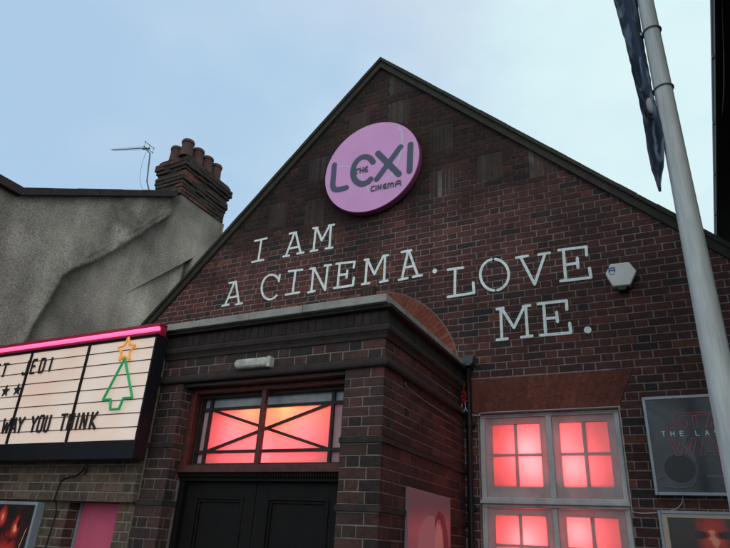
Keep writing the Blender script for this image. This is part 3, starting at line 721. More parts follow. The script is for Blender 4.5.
TH = [[[(-3.311, 6.14), (-3.239, 6.138)], [(-3.273, 6.137), (-3.275, 6.067)]], [[(-3.223, 6.144), (-3.225, 6.069)], [(-3.18, 6.145), (-3.178, 6.068)], [(-3.221, 6.103), (-3.181, 6.106)]], [[(-3.117, 6.138), (-3.146, 6.134), (-3.159, 6.103), (-3.146, 6.07), (-3.112, 6.067)], [(-3.156, 6.103), (-3.122, 6.103)]]]
TH += [[[(-3.003, 5.809), (-3.036, 5.808), (-3.049, 5.776), (-3.036, 5.745), (-2.999, 5.744)]], [[(-2.977, 5.807), (-2.976, 5.741)]], [[(-2.945, 5.740), (-2.947, 5.808), (-2.906, 5.742), (-2.907, 5.81)]], [[(-2.832, 5.803), (-2.862, 5.8), (-2.877, 5.772), (-2.864, 5.742), (-2.830, 5.740)], [(-2.874, 5.772), (-2.838, 5.771)]],
       [[(-2.806, 5.735), (-2.806, 5.792), (-2.789, 5.803), (-2.771, 5.777), (-2.769, 5.739)], [(-2.771, 5.777), (-2.754, 5.798), (-2.732, 5.789), (-2.730, 5.734)]], [[(-2.700, 5.734), (-2.698, 5.787), (-2.67, 5.808), (-2.637, 5.799), (-2.633, 5.735)], [(-2.698, 5.765), (-2.635, 5.765)]]]
for s_ in TH: glyph(s_, .0155, y=YS - .006)
# faint dotted loop
SW = [[(-2.69, 6.658), (-2.666, 6.618), (-2.647, 6.564), (-2.635, 6.498), (-2.629, 6.425), (-2.631, 6.345), (-2.639, 6.264), (-2.654, 6.183), (-2.675, 6.105), (-2.70, 6.035), (-2.73, 5.973), (-2.762, 5.923), (-2.797, 5.887), (-2.84, 5.87)],
      [(-2.697, 6.685), (-2.735, 6.706), (-2.776, 6.708), (-2.819, 6.69), (-2.861, 6.653), (-2.901, 6.599), (-2.937, 6.53), (-2.966, 6.45), (-2.979, 6.406)],
      [(-3.572, 6.249), (-3.49, 6.241), (-3.41, 6.215), (-3.29, 6.13), (-3.223, 6.031), (-3.121, 5.875), (-3.077, 5.737)], [(-3.421, 5.949), (-3.393, 5.78), (-3.323, 5.667), (-3.223, 5.55)]]
mb = MB()
for i_, line in enumerate(SW):
    line = [(x * KS, 1.6 + (z - 1.6) * KS) for x, z in line]
    d = 0; r = (.017, .006, .012, .005)[i_]; step = r * 2.1 if i_ in (0, 2) else r * 4.2
    pts_ = []
    for p_, q_ in zip(line, line[1:]):
        L_ = math.hypot(q_[0] - p_[0], q_[1] - p_[1]); 
        while d < L_: pts_.append((p_[0] + (q_[0] - p_[0]) * d / L_, p_[1] + (q_[1] - p_[1]) * d / L_)); d += step
        d -= L_
    for n_, c in enumerate(pts_):
        rr_ = r * random.uniform(.8, 1)
        mb.prism([(c[0] + rr_ * math.cos(rad(t)), c[1] + rr_ * math.sin(rad(t))) for t in range(0, 360, 45)], YS + .0010 - (n_ % 3) * .0003, YS + .004, FRONT)
mb.build('dotted_pattern', M['sign_dot'], rs)['kind'] = 'stuff'

# ------------------------------------------------------------------ alarm box
al = empty('alarm_box'); tag(al, 'cream hexagonal burglar alarm box on the brick wall right of the word LOVE', 'alarm box')
hexp = [(-.402, 4.205), (-.345, 4.312), (-.170, 4.305), (-.112, 4.195), (-.185, 4.058), (-.345, 4.062)]
hc = (-.258, 4.188)
sh = lambda s_: [(hc[0] + (x - hc[0]) * s_, hc[1] + (z - hc[1]) * s_) for x, z in hexp]
mb = MB(); mb.prism(sh(.97), 5.945, 5.998, FRONT); mb.prism(sh(1.0), 5.905, 5.945, FRONT); mb.build('cover', M['alarm'], al, bevel=.012)
mb = MB(); mb.prism([(-.325, 4.062), (-.205, 4.060), (-.235, 4.015), (-.295, 4.015)], 5.915, 5.99, FRONT); mb.build('strobe', M['black'], al, bevel=.006)
mb = MB()
mb.poly([(-.362, 4.215), (-.362, 4.262), (-.312, 4.262), (-.312, 4.215)], .011, 5.902, 5.906, FRONT, sq=True); mb.poly([(-.362, 4.236), (-.312, 4.236)], .010, 5.902, 5.906, FRONT, sq=True)
mb.poly([(-.36, 4.195), (-.315, 4.195)], .004, 5.902, 5.906, FRONT, sq=True)
mb.build('badge', M['alarm_blue'], al)

# ------------------------------------------------------------------ bulkhead lamp on the porch
wl = empty('wall_lamp'); tag(wl, 'grimy white bulkhead lamp on the porch above the doors', 'wall lamp')
mb = MB()
def rrect(x0, x1, z0, z1, r, n=5):
    o = []
    for cx, cz, a in ((x1 - r, z0 + r, -90), (x1 - r, z1 - r, 0), (x0 + r, z1 - r, 90), (x0 + r, z0 + r, 180)):
        for k in range(n + 1): t = rad(a + 90 * k / n); o.append((cx + r * math.cos(t), cz + r * math.sin(t)))
    return o
mb.prism(rrect(-3.335, -2.985, 2.932, 3.014, .038), 3.955, PY - .005, FRONT); mb.build('diffuser', M['lamp_white'], wl, bevel=.02, smooth=True)
mb = MB(); mb.box(-2.995, -2.962, 3.965, PY - .003, 2.925, 3.018); mb.build('end_cap', M['lamp_white'], wl, bevel=.006)

# ------------------------------------------------------------------ marquee
mq = empty('marquee_sign'); tag(mq, 'black-framed lit letter board with pink neon strip, left of the porch', 'marquee')
mx0, mx1 = -6.80, -4.108
mb = MB(); mb.box(mx0, mx1, 3.80, 3.905, 2.165, 3.262)
mb.box(mx0, mx1, 3.765, 3.80, 2.165, 2.322); mb.box(-4.128, mx1, 3.765, 3.80, 2.322, 3.262); mb.box(mx0, mx0 + .03, 3.765, 3.80, 2.322, 3.262); mb.box(mx0 + .03, -4.128, 3.765, 3.80, 3.246, 3.262)
mb.build('cabinet', M['cab'], mq, bevel=.004)
mb = MB(); mb.box(mx0 + .032, -4.130, 3.781, 3.799, 2.324, 3.245); mb.build('light_panel', M['acrylic'], mq)
for z in (3.150, 3.033, 2.913, 2.794, 2.676, 2.554, 2.433):
    mb = MB(); mb.box(mx0 + .032, -4.131, 3.774, 3.781, z - .0035, z + .0035); mb.build('letter_rail', M['cab'], mq)
for x in (-5.852, -4.995, -6.709):
    mb = MB(); mb.box(x - .011, x + .011, 3.764, 3.780, 2.324, 3.245); mb.build('divider', M['cab'], mq)
mb = MB(); mb.box(mx0, mx1 + .01, 3.745, 3.86, 3.263, 3.283); mb.box(mx0, mx1 + .01, 3.79, 3.86, 3.283, 3.365); mb.box(mx0, mx1 + .01, 3.765, 3.86, 3.35, 3.378)
mb.build('neon_housing', M['neon_case'], mq, bevel=.004)
mb = MB(); mb.tube([(mx0 + .02, 3.762, 3.318), (mx1 + .005, 3.762, 3.318)], .021, 12); mb.build('neon_tube', M['neon'], mq, smooth=True)
ML = {
 'tone': [[(-6.27, 3.156), (-6.19, 3.156)], [(-6.230, 3.156), (-6.230, 3.018)]],
 's': [[(-6.330, 3.155), (-6.385, 3.153), (-6.388, 3.095), (-6.335, 3.087), (-6.335, 3.022), (-6.390, 3.020)]],
 'a': [[(-6.520, 3.02), (-6.485, 3.156), (-6.450, 3.02)], [(-6.505, 3.06), (-6.465, 3.06)]],
 'l': [[(-6.640, 3.156), (-6.640, 3.02), (-6.580, 3.02)]],
 'j': [[(-5.862, 3.162), (-5.862, 3.04), (-5.880, 3.02), (-5.905, 3.02), (-5.920, 3.04)]],
 'e': [[(-5.735, 3.162), (-5.792, 3.162), (-5.792, 3.022), (-5.732, 3.022)], [(-5.791, 3.094), (-5.745, 3.094)]],
 'd': [[(-5.662, 3.162), (-5.662, 3.022), (-5.615, 3.022), (-5.600, 3.045), (-5.600, 3.14), (-5.615, 3.162), (-5.662, 3.162)]],
 'i': [[(-5.503, 3.165), (-5.503, 3.022)]],
 'w': [[(-5.978, 2.570), (-5.955, 2.428), (-5.925, 2.53), (-5.898, 2.428), (-5.872, 2.572)]],
 'a2': [[(-5.835, 2.427), (-5.800, 2.573), (-5.765, 2.427)], [(-5.820, 2.470), (-5.780, 2.470)]],
 'y': [[(-5.750, 2.573), (-5.708, 2.500), (-5.668, 2.573)], [(-5.708, 2.500), (-5.708, 2.425)]],
 'y2': [[(-5.555, 2.576), (-5.512, 2.500), (-5.472, 2.576)], [(-5.512, 2.500), (-5.512, 2.425)]],
 'o': [[(-5.428, 2.576), (-5.443, 2.558), (-5.443, 2.445), (-5.425, 2.427), (-5.395, 2.427), (-5.380, 2.445), (-5.380, 2.558), (-5.395, 2.576), (-5.428, 2.576)]],
 'u': [[(-5.342, 2.576), (-5.342, 2.445), (-5.326, 2.427), (-5.300, 2.427), (-5.286, 2.445), (-5.286, 2.578)]],
 't2': [[(-5.135, 2.573), (-5.053, 2.573)], [(-5.094, 2.573), (-5.094, 2.426)]],
 'h': [[(-5.020, 2.575), (-5.020, 2.428)], [(-4.960, 2.578), (-4.960, 2.428)], [(-5.02, 2.50), (-4.96, 2.50)]],
 'i2': [[(-4.902, 2.578), (-4.902, 2.428)]],
 'n': [[(-4.845, 2.430), (-4.845, 2.579), (-4.782, 2.430), (-4.782, 2.580)]],
 'k': [[(-4.720, 2.580), (-4.720, 2.428)], [(-4.655, 2.580), (-4.714, 2.500), (-4.645, 2.428)]],
}
M['ink'] = mat('black_letter', (.012, .012, .014), .5)
for s_ in ML.values(): glyph(s_, .024, 'marquee_letter', 'ink', mq, 3.764, .006, sq=True)
for c in ((-6.106, 2.858), (-5.917, 2.860), (-6.295, 2.858)):
    pts_ = []
    for k in range(10):
        r = .066 if k % 2 == 0 else .027; t = math.pi / 2 + k * math.pi / 5; pts_.append((c[0] + r * math.cos(t), c[1] + r * math.sin(t)))
    mb = MB(); mb.prism(pts_, 3.762, 3.7705, FRONT); mb.build('marquee_star', M['ink'], mq)
td = MB(); P3 = lambda p_: (p_[0], 3.752, p_[1])
tree = [(-4.446, 3.060), (-4.610, 2.683), (-4.510, 2.684), (-4.488, 2.591), (-4.378, 2.591), (-4.352, 2.685), (-4.243, 2.685), (-4.446, 3.060)]
for p_, q_ in zip(tree, tree[1:]): td.tube([P3(p_), P3(q_)], .0115, 8)
td.build('green_tree_outline', M['green_tube'], mq)
star = [(-4.449, 3.262), (-4.415, 3.186), (-4.338, 3.173), (-4.388, 3.118), (-4.374, 3.040), (-4.442, 3.078), (-4.503, 3.040), (-4.495, 3.117), (-4.556, 3.168), (-4.478, 3.183), (-4.449, 3.262)]
td = MB()
for p_, q_ in zip(star, star[1:]): td.tube([(p_[0], 3.744, p_[1]), (q_[0], 3.744, q_[1])], .011, 8)
td.build('orange_star_outline', M['orange_tube'], mq)

# ------------------------------------------------------------------ posters
def poster(name, label, x0, x1, z0, z1, yb, yf_, fw, art, mount=None):
    e_ = empty(name); tag(e_, label, 'poster frame')
    mb = MB(); mb.box(x0, x1, yf_ + .012, yb, z0, z1)
    mb.box(x0, x0 + fw, yf_, yf_ + .012, z0, z1); mb.box(x1 - fw, x1, yf_, yf_ + .012, z0, z1)
    mb.box(x0 + fw, x1 - fw, yf_, yf_ + .012, z1 - fw, z1); mb.box(x0 + fw, x1 - fw, yf_, yf_ + .012, z0, z0 + fw)
    mb.build('frame', M['frame_grey'], e_, bevel=.003)
    mb = MB(); mb.box(x0 + fw, x1 - fw, yf_ + .007, yf_ + .0115, z0 + fw, z1 - fw); mb.build('poster', art, e_)
    return e_
def art_mat(name, cols, scale, stretch=(1, 1, 1), dist=1.0, gloss=.12):
    m = bpy.data.materials.new(name); m.use_nodes = True; t = m.node_tree; b = t.nodes['Principled BSDF']
    tcn = t.nodes.new('ShaderNodeTexCoord'); mp_ = t.nodes.new('ShaderNodeMapping'); mp_.inputs['Scale'].default_value = stretch; mp_.inputs['Location'].default_value = (3.3, 0, 1.7)
    n = t.nodes.new('ShaderNodeTexNoise'); n.inputs['Scale'].default_value = scale; n.inputs['Detail'].default_value = 7; n.inputs['Distortion'].default_value = dist
    c = t.nodes.new('ShaderNodeValToRGB'); e_ = c.color_ramp.elements
    while len(e_) < len(cols): e_.new(.5)
    for q, (p_, col) in zip(e_, cols): q.position = p_; q.color = (*col, 1)
    t.links.new(tcn.outputs['Object'], mp_.inputs[0]); t.links.new(mp_.outputs[0], n.inputs['Vector']); t.links.new(n.outputs[0], c.inputs[0]); t.links.new(c.outputs[0], b.inputs['Base Color'])
    b.inputs['Roughness'].default_value = gloss; b.inputs['Specular IOR Level'].default_value = .28
    return m
A1 = art_mat('slate_print', [(0.3, (.016, .022, .03)), (.5, (.03, .042, .054)), (.7, (.065, .085, .105))], 1.6)
A2 = art_mat('dark_red_print', [(.35, (.008, .008, .010)), (.5, (.04, .008, .010)), (.58, (.35, .02, .02)), (.68, (.55, .04, .03))], 2.6)
A3 = art_mat('fiery_print', [(.34, (.010, .014, .018)), (.46, (.05, .010, .012)), (.56, (.42, .02, .015)), (.64, (.62, .05, .03)), (.74, (.8, .25, .12))], 3.2, (1, 1, .8), .6)
def glow_art(name, blobs, k_noise, scale):
    """printed artwork: soft red shapes on black, broken up by inky noise"""
    m = bpy.data.materials.new(name); m.use_nodes = True; t = m.node_tree; b = t.nodes['Principled BSDF']; L = t.links.new
    b.inputs['Roughness'].default_value = .14; b.inputs['Specular IOR Level'].default_value = .35
    tcn = t.nodes.new('ShaderNodeTexCoord'); n = t.nodes.new('ShaderNodeTexNoise'); n.inputs['Scale'].default_value = scale; n.inputs['Detail'].default_value = 8; n.inputs['Roughness'].default_value = .65; n.inputs['Distortion'].default_value = .8
    L(tcn.outputs['Object'], n.inputs['Vector']); acc = None
    for (x, y, z, rad_, sx, sz) in blobs:
        sb_ = t.nodes.new('ShaderNodeVectorMath'); sb_.operation = 'SUBTRACT'; sb_.inputs[1].default_value = (x, y, z); L(tcn.outputs['Object'], sb_.inputs[0])
        ml = t.nodes.new('ShaderNodeVectorMath'); ml.operation = 'MULTIPLY'; ml.inputs[1].default_value = (sx / abs(rad_), 0, sz / abs(rad_)); L(sb_.outputs[0], ml.inputs[0])
        ln = t.nodes.new('ShaderNodeVectorMath'); ln.operation = 'LENGTH'; L(ml.outputs[0], ln.inputs[0])
        mr_ = t.nodes.new('ShaderNodeMapRange'); mr_.interpolation_type = 'SMOOTHSTEP'; mr_.inputs[1].default_value = 0; mr_.inputs[2].default_value = 1; mr_.inputs[3].default_value = .75 if rad_ > 0 else -.8; mr_.inputs[4].default_value = 0; L(ln.outputs['Value'], mr_.inputs[0])
        if acc is None: acc = mr_.outputs[0]
        else:
            a_ = t.nodes.new('ShaderNodeMath'); a_.operation = 'ADD'; L(acc, a_.inputs[0]); L(mr_.outputs[0], a_.inputs[1]); acc = a_.outputs[0]
    a_ = t.nodes.new('ShaderNodeMath'); a_.operation = 'MULTIPLY_ADD'; a_.inputs[1].default_value = k_noise; L(n.outputs[0], a_.inputs[0]); L(acc, a_.inputs[2])
    c = t.nodes.new('ShaderNodeValToRGB'); e_ = c.color_ramp.elements
    st = [(.45 * k_noise, (.008, .010, .012)), (.45 * k_noise + .22, (.05, .008, .010)), (.45 * k_noise + .42, (.32, .018, .018)), (.45 * k_noise + .7, (.62, .07, .045)), (min(1, .45 * k_noise + .95), (.85, .35, .22))]
    dv = t.nodes.new('ShaderNodeMath'); dv.operation = 'MULTIPLY'; dv.inputs[1].default_value = .6; L(a_.outputs[0], dv.inputs[0])
    while len(e_) < 5: e_.new(.5)
    for q, (p_, col) in zip(e_, st): q.position = min(1, p_ * .6); q.color = (*col, 1)
    L(dv.outputs[0], c.inputs[0]); L(c.outputs[0], b.inputs['Base Color']); return m
A2 = glow_art('red_glow_print', [(.15, 0, 1.80, .30, 1.5, .9), (.07, 0, 1.82, -.06, .8, 1.5), (.23, 0, 1.82, -.06, .8, 1.5), (.58, 0, 1.5, .26, 1, 1)],   .55, 7)
A3 = glow_art('red_figures_print', [(-5.63, 0, 1.60, .12, 1.3, .9), (-5.60, 0, 1.62, -.05, 1.2, .8), (-5.86, 0, 1.68, .12, 1.2, .8), (-5.72, 0, 1.25, .34, 1.3, .8), (-6.1, 0, 1.5, .3, 1, .7), (-5.92, 0, 1.52, -.1, 1, 1), (-6.35, 0, 1.3, .2, 1, 1)], .9, 8)
p1 = poster('poster_frame', 'grey-framed slate film poster right of the red-lit window, upper of the two', -.230, .88, 2.118, 2.955, 5.995, 5.925, .026, A1)
yt = 5.9305
M['p_white'] = mat('print_white', (.62, .66, .70), .4); M['p_red'] = mat('print_red', (.42, .07, .09), .4); M['p_dark'] = mat('print_dark', (.015, .02, .028), .3)
M['p_grey'] = mat('print_grey', (.075, .10, .125), .3); M['p_cream'] = mat('print_cream', (.48, .42, .34), .5)
def small(ch, cx, cz, h, wd=None):
    w_ = (wd or h * .62) / 2; t, b_, l, r, m_ = cz + h / 2, cz - h / 2, cx - w_, cx + w_, cz
    return {'T': [[(l, t), (r, t)], [(cx, t), (cx, b_)]], 'H': [[(l, t), (l, b_)], [(r, t), (r, b_)], [(l, m_), (r, m_)]], 'E': [[(r, t), (l, t), (l, b_), (r, b_)], [(l, m_), (r, m_)]],
            'L': [[(l, t), (l, b_), (r, b_)]], 'A': [[(l, b_), (cx, t), (r, b_)], [((l + cx) / 2, m_ - h * .1), ((r + cx) / 2, m_ - h * .1)]], 'S': [[(r, t), (l, t), (l, m_), (r, m_), (r, b_), (l, b_)]],
            'J': [[(r, t), (r, b_), (l, b_), (l, b_ + h * .3)]], 'D': [[(l, t), (l, b_), (r - w_ * .5, b_), (r, b_ + h * .2), (r, t - h * .2), (r - w_ * .5, t), (l, t)]], 'I': [[(cx, t), (cx, b_)]]}[ch]
for ch, x in zip('THELASTJEDI', (-.096, -.024, .048, .168, .240, .312, .384, .504, .576, .648, .712)):
    glyph(small(ch, x, 2.625, .040, .026), .0065, 'title_letter', 'p_white', p1, yt, .002, sq=True)
# outline title lettering (two rows), red line work
def outl(polys): 
    mb = MB()
    for p_ in polys: mb.poly(p_ + [p_[0]], .0055, yt, yt + .002, FRONT)
    mb.build('title_outline', M['p_red'], p1)
zb, ztp = 2.672, 2.800
outl([[(-.06, zb), (.075, zb), (.105, zb + .02), (.105, zb + .05), (.09, zb + .066), (.05, zb + .066), (.05, zb + .082), (.075, ztp - .022), (.255, ztp - .022), (.255, ztp), (.03, ztp), (.0, ztp - .02), (.0, zb + .06), (.02, zb + .042), (.06, zb + .042), (.06, zb + .026), (-.06, zb + .026)]])
outl([[(.150, zb), (.150, ztp - .028), (.178, ztp - .028), (.178, zb)], [(.24, zb), (.29, ztp), (.34, ztp), (.39, zb), (.355, zb), (.345, zb + .03), (.285, zb + .03), (.275, zb)]])
outl([[(.41, zb), (.41, ztp), (.50, ztp), (.53, ztp - .03), (.51, zb + .05), (.56, zb + .026), (.68, zb + .026), (.68, zb), (.54, zb), (.47, zb + .04), (.44, zb + .04), (.44, zb)]])
z2, z3 = 2.440, 2.582
outl([[(-.06, z3), (-.03, z3), (.0, z2 + .05), (.03, z3), (.06, z3), (.09, z2 + .05), (.115, z3), (.15, z3), (.11, z2), (.075, z2), (.045, z2 + .08), (.015, z2), (-.02, z2)], [(.16, z2), (.21, z3), (.26, z3), (.31, z2), (.275, z2), (.265, z2 + .03), (.205, z2 + .03), (.195, z2)]])
outl([[(.33, z2), (.33, z3), (.42, z3), (.45, z3 - .03), (.43, z2 + .05), (.47, z2 + .026), (.54, z2 + .026), (.56, z2 + .045), (.54, z2 + .07), (.52, z2 + .09), (.54, z3), (.68, z3), (.68, z3 - .026), (.57, z3 - .026), (.60, z2 + .04), (.56, z2), (.46, z2), (.39, z2 + .04), (.36, z2 + .04), (.36, z2)]])
ell = lambda cx, cz, rx, rz, n=40, a0=0, a1=360: [(cx + rx * math.cos(rad(a0 + (a1 - a0) * k / n)), cz + rz * math.sin(rad(a0 + (a1 - a0) * k / n))) for k in range(n)]
mb = MB(); mb.prism(ell(-.012, 2.335, .118, .115), yt + .0006, yt + .003, FRONT); mb.build('dark_disc_print', M['p_dark'], p1)
mb = MB(); mb.poly(ell(-.012, 2.335, .135, .130, 30, -140, 80), .007, yt, yt + .002, FRONT); mb.poly([(.11, 2.40), (.09, 2.47), (.04, 2.53), (.075, 2.60)], .03, yt + .0002, yt + .002, FRONT)
mb.poly([(-.15, 2.27), (-.19, 2.25), (-.16, 2.19), (-.05, 2.175), (.05, 2.19), (.10, 2.24)], .012, yt, yt + .002, FRONT)
mb.build('arc_print', M['p_grey'], p1)
for z_a, z_b, x_a, n_a in ((2.262, 2.285, .185, 3), (2.218, 2.224, .26, 7)):
    pts_ = [(x_a, z_a)]
    mb = MB(); mb.box(x_a, x_a + .03 * n_a + .12, yt, yt + .002, z_a, z_b); mb.build('credit_line', M['p_grey'], p1)
p2 = poster('poster_frame', 'grey-framed black and red film poster right of the window, lower of the two', -.232, .88, 1.17, 1.998, 5.995, 5.925, .024, M['p_cream'])
mb = MB(); mb.box(-.165, .815, 5.927, 5.9315, 1.235, 1.945); mb.build('artwork', A2, p2)
p3 = poster('poster_frame', 'grey-framed fiery red poster on the pale brick wall under the marquee', -6.52, -5.395, .95, 1.815, 4.028, 3.945, .030, A3)
M['p_glow'] = mat('print_glow', (.85, .45, .30), .4); M['p_ember'] = mat('print_ember', (.50, .035, .025), .4); M['p_deep'] = mat('print_deep', (.03, .006, .008), .4)
def pshape(par, poly, d, mt, nm, y): mb = MB(); mb.prism(poly, y - d, y + .002, FRONT); mb.build(nm, M[mt], par)
pshape(p3, [(-5.575, 1.18), (-5.568, 1.18), (-5.470, 1.58), (-5.473, 1.585)], .0012, 'p_glow', 'beam_print', 3.951)
pshape(p3, [(-6.30, 1.25), (-6.295, 1.245), (-6.02, 1.62), (-6.024, 1.626)], .0012, 'p_glow', 'beam_print', 3.951)
# poster on the side of the porch
e_ = empty('wall_poster'); tag(e_, 'unframed mauve pink poster board on the side wall of the porch', 'poster')
A4 = art_mat('mauve_print', [(.3, (.20, .125, .16)), (.7, (.25, .16, .20))], .8, gloss=.3)
mb = MB(); mb.box(-1.922, -1.895, 4.492, 5.455, .72, 2.030); mb.build('board', A4, e_, bevel=.002)
M['p_blush'] = mat('print_blush', (.40, .27, .31), .4); M['p_skin'] = mat('print_face', (.52, .36, .36), .4); M['p_hair'] = mat('print_wine', (.13, .02, .035), .4); M['p_mauve'] = mat('print_mauve', (.24, .10, .17), .4)
def side_shape(poly, d, mt, nm): mb = MB(); mb.prism(poly, -1.8935 + d, -1.8955, SIDE); mb.build(nm, M[mt], e_)
side_shape(ell(4.98, 1.555, .30, .30), .0, 'p_blush', 'pale_disc_print')
side_shape([(5.06, 1.750), (5.12, 1.830), (5.20, 1.830), (5.27, 1.750), (5.30, 1.610), (5.26, 1.450), (5.18, 1.310), (5.02, 1.210), (4.92, 1.090), (5.4, 1.090), (5.42, 1.410), (5.38, 1.710), (5.28, 1.870), (5.16, 1.900), (5.06, 1.830)], .0008, 'p_hair', 'hair_print')
side_shape([(5.10, 1.770), (5.16, 1.800), (5.22, 1.750), (5.25, 1.610), (5.20, 1.490), (5.13, 1.440), (5.06, 1.470), (5.055, 1.530), (5.03, 1.560), (5.06, 1.630), (5.07, 1.710)], .0014, 'p_skin', 'face_print')
side_shape([(4.74, 1.410), (4.82, 1.510), (4.92, 1.470), (5.0, 1.390), (5.06, 1.260), (4.95, 1.160), (4.75, 1.210)], .0011, 'p_mauve', 'flower_print')

# ------------------------------------------------------------------ downpipe, hopper, cables, red bundle
dpn = empty('downpipe'); tag(dpn, 'black downpipe in the corner between the porch and the gable wall', 'drainpipe')
mb = MB(); mb.tube([(-1.86, 5.955, .05), (-1.86, 5.955, 3.10), (-1.855, 5.93, 3.25), (-1.835, 5.90, 3.35)], .030, 12); mb.build('pipe', M['black'], dpn, smooth=True)
for z in (.8, 1.95, 2.75):
    mb = MB(); mb.tube([(-1.86, 5.955, z), (-1.86, 5.955, z + .05)], .037, 12); mb.box(-1.915, -1.80, 5.97, 5.992, z + .01, z + .04); mb.build('bracket', M['black'], dpn)
mb = MB(); mb.prism([(-1.895, 3.47), (-1.765, 3.47), (-1.785, 3.385), (-1.81, 3.36), (-1.86, 3.36), (-1.885, 3.385)], 5.85, 5.985, FRONT); mb.build('hopper', mat('grey_hopper', (.06, .065, .075), .5), dpn, bevel=.006)
def cable(name, label, pts, r, mt):
    mb = MB()
    sm = []
    P_ = [Vector(p) for p in pts]
    for i_ in range(len(P_) - 1):
        a, b_, c, d = P_[max(i_ - 1, 0)], P_[i_], P_[i_ + 1], P_[min(i_ + 2, len(P_) - 1)]
        for k in range(6):
            t = k / 6; sm.append(.5 * ((2 * b_) + (c - a) * t + (2 * a - 5 * b_ + 4 * c - d) * t * t + (3 * b_ - a - 3 * c + d) * t ** 3))
    sm.append(P_[-1]); mb.tube(sm, r, 6); return tag(mb.build(name, M[mt], None, smooth=True), label, 'cable')
cable('cable', 'thin white cable running along the window top and down to the posters',
      [(-1.90, 5.93, 2.99), (-1.87, 5.93, 2.90), (-1.83, 5.96, 2.875), (-1.76, 5.985, 2.868), (-1.70, 5.988, 2.893), (-1.1, 5.988, 2.894), (-.50, 5.988, 2.894), (-.442, 5.988, 2.892), (-.432, 5.988, 2.86), (-.432, 5.988, 2.5), (-.432, 5.988, 2.1), (-.432, 5.985, 2.02), (-.425, 5.985, 1.985), (-.35, 5.985, 1.975), (-.22, 5.985, 1.985), (-.10, 5.98, 2.01), (-.04, 5.98, 2.06), (-.02, 5.98, 2.13)], .0042, 'cable_white')
cable('cable', 'black cable looping under the marquee and down the pale brick wall',
      [(-4.86, 3.93, 2.17), (-4.85, 3.95, 2.10), (-4.88, 3.955, 2.06), (-4.90, 3.955, 2.12), (-4.93, 3.955, 2.08), (-5.0, 3.957, 2.045), (-5.10, 3.957, 2.03), (-5.17, 3.957, 2.0), (-5.19, 3.957, 1.9), (-5.20, 3.957, 1.84), (-5.205, 3.99, 1.81), (-5.21, 4.018, 1.7), (-5.24, 4.018, 1.4), (-5.25, 4.018, .9), (-5.25, 4.018, .1)], .0065, 'black')
cable('cable', 'dark cable clipped along the side wall of the porch', [(-1.915, 4.42, 2.83), (-1.912, 4.47, 2.80), (-1.915, 4.9, 2.775), (-1.915, 5.4, 2.76), (-1.915, 5.9, 2.75)], .004, 'pole_grey')
rb = MB(); random.seed(3)
prev = None; pts = []
for k in range(60):
    t = k * .9; pts.append((-1.885 + .022 * math.cos(t) + random.uniform(-.006, .006), 5.86 + .02 * math.sin(t * 1.3), 3.08 - .10 * k / 60 + .02 * math.sin(t)))
rb.tube(pts, .008, 6); rb.tube([(-1.88, 5.87, 3.20), (-1.885, 5.87, 3.12), (-1.885, 5.865, 3.07)], .006, 6)
tag(rb.build('cable_bundle', M['red_cable'], None, smooth=True), 'tangled red bundle of cord hanging by the downpipe', 'cord bundle')
cable('cable', 'short white loop of cable hanging below the red bundle', [(-1.875, 5.86, 3.0), (-1.865, 5.85, 2.93), (-1.88, 5.85, 2.89), (-1.90, 5.85, 2.92), (-1.90, 5.86, 2.98)], .004, 'cable_white')

# ------------------------------------------------------------------ flagpole and flag
fp = empty('flagpole'); tag(fp, 'tall tapering pale grey flagpole standing in front of the cinema', 'flagpole')
PX_, PYY = .226, 3.2
mb = MB(); mb.tube([(PX_, PYY, 0), (PX_, PYY, 2.6), (PX_, PYY, 3.55), (PX_, PYY, 5.0), (PX_, PYY, 8.0)], [.072, .0605, .0535, .0455, .03], 28); mb.build('pole', M['pole'], fp, smooth=True)
for z, r in ((4.60, .0485), (4.14, .0505)):
    mb = MB(); mb.tube([(PX_ + (r + .004) * math.cos(rad(t)), PYY + (r + .004) * math.sin(rad(t)), z + .004 * math.cos(rad(t))) for t in range(0, 361, 15)], .0055, 6); mb.build('ring', M['pole_grey'], fp, smooth=True)
    mb = MB(); mb.box(PX_ - r - .028, PX_ - r - .004, PYY - .012, PYY + .012, z - .012, z + .012); mb.build('clip', M['pole_grey'], fp, bevel=.003)
mb = MB(); mb.lathe((PX_ - .078, PYY - .005, 3.985), [(.006, 0), (.018, .012), (.026, .04), (.027, .085), (.020, .105), (.006, .112)], 16); mb.build('weight', mat('weight_grey', (.30, .32, .33), .6), fp, smooth=True)
mb = MB(); mb.tube([(PX_ - .06, PYY, 4.13), (PX_ - .10, PYY - .01, 4.09), (PX_ - .108, PYY - .01, 4.03), (PX_ - .10, PYY - .01, 3.97), (PX_ - .06, PYY, 3.93), (PX_ - .058, PYY, 3.75)], .007, 6); mb.build('strap', M['black'], fp, smooth=True)
mb = MB(); mb.lathe((PX_, PYY, 0), [(.14, 0), (.14, .02), (.09, .03)], 20); mb.build('base_plate', M['pole_grey'], fp)

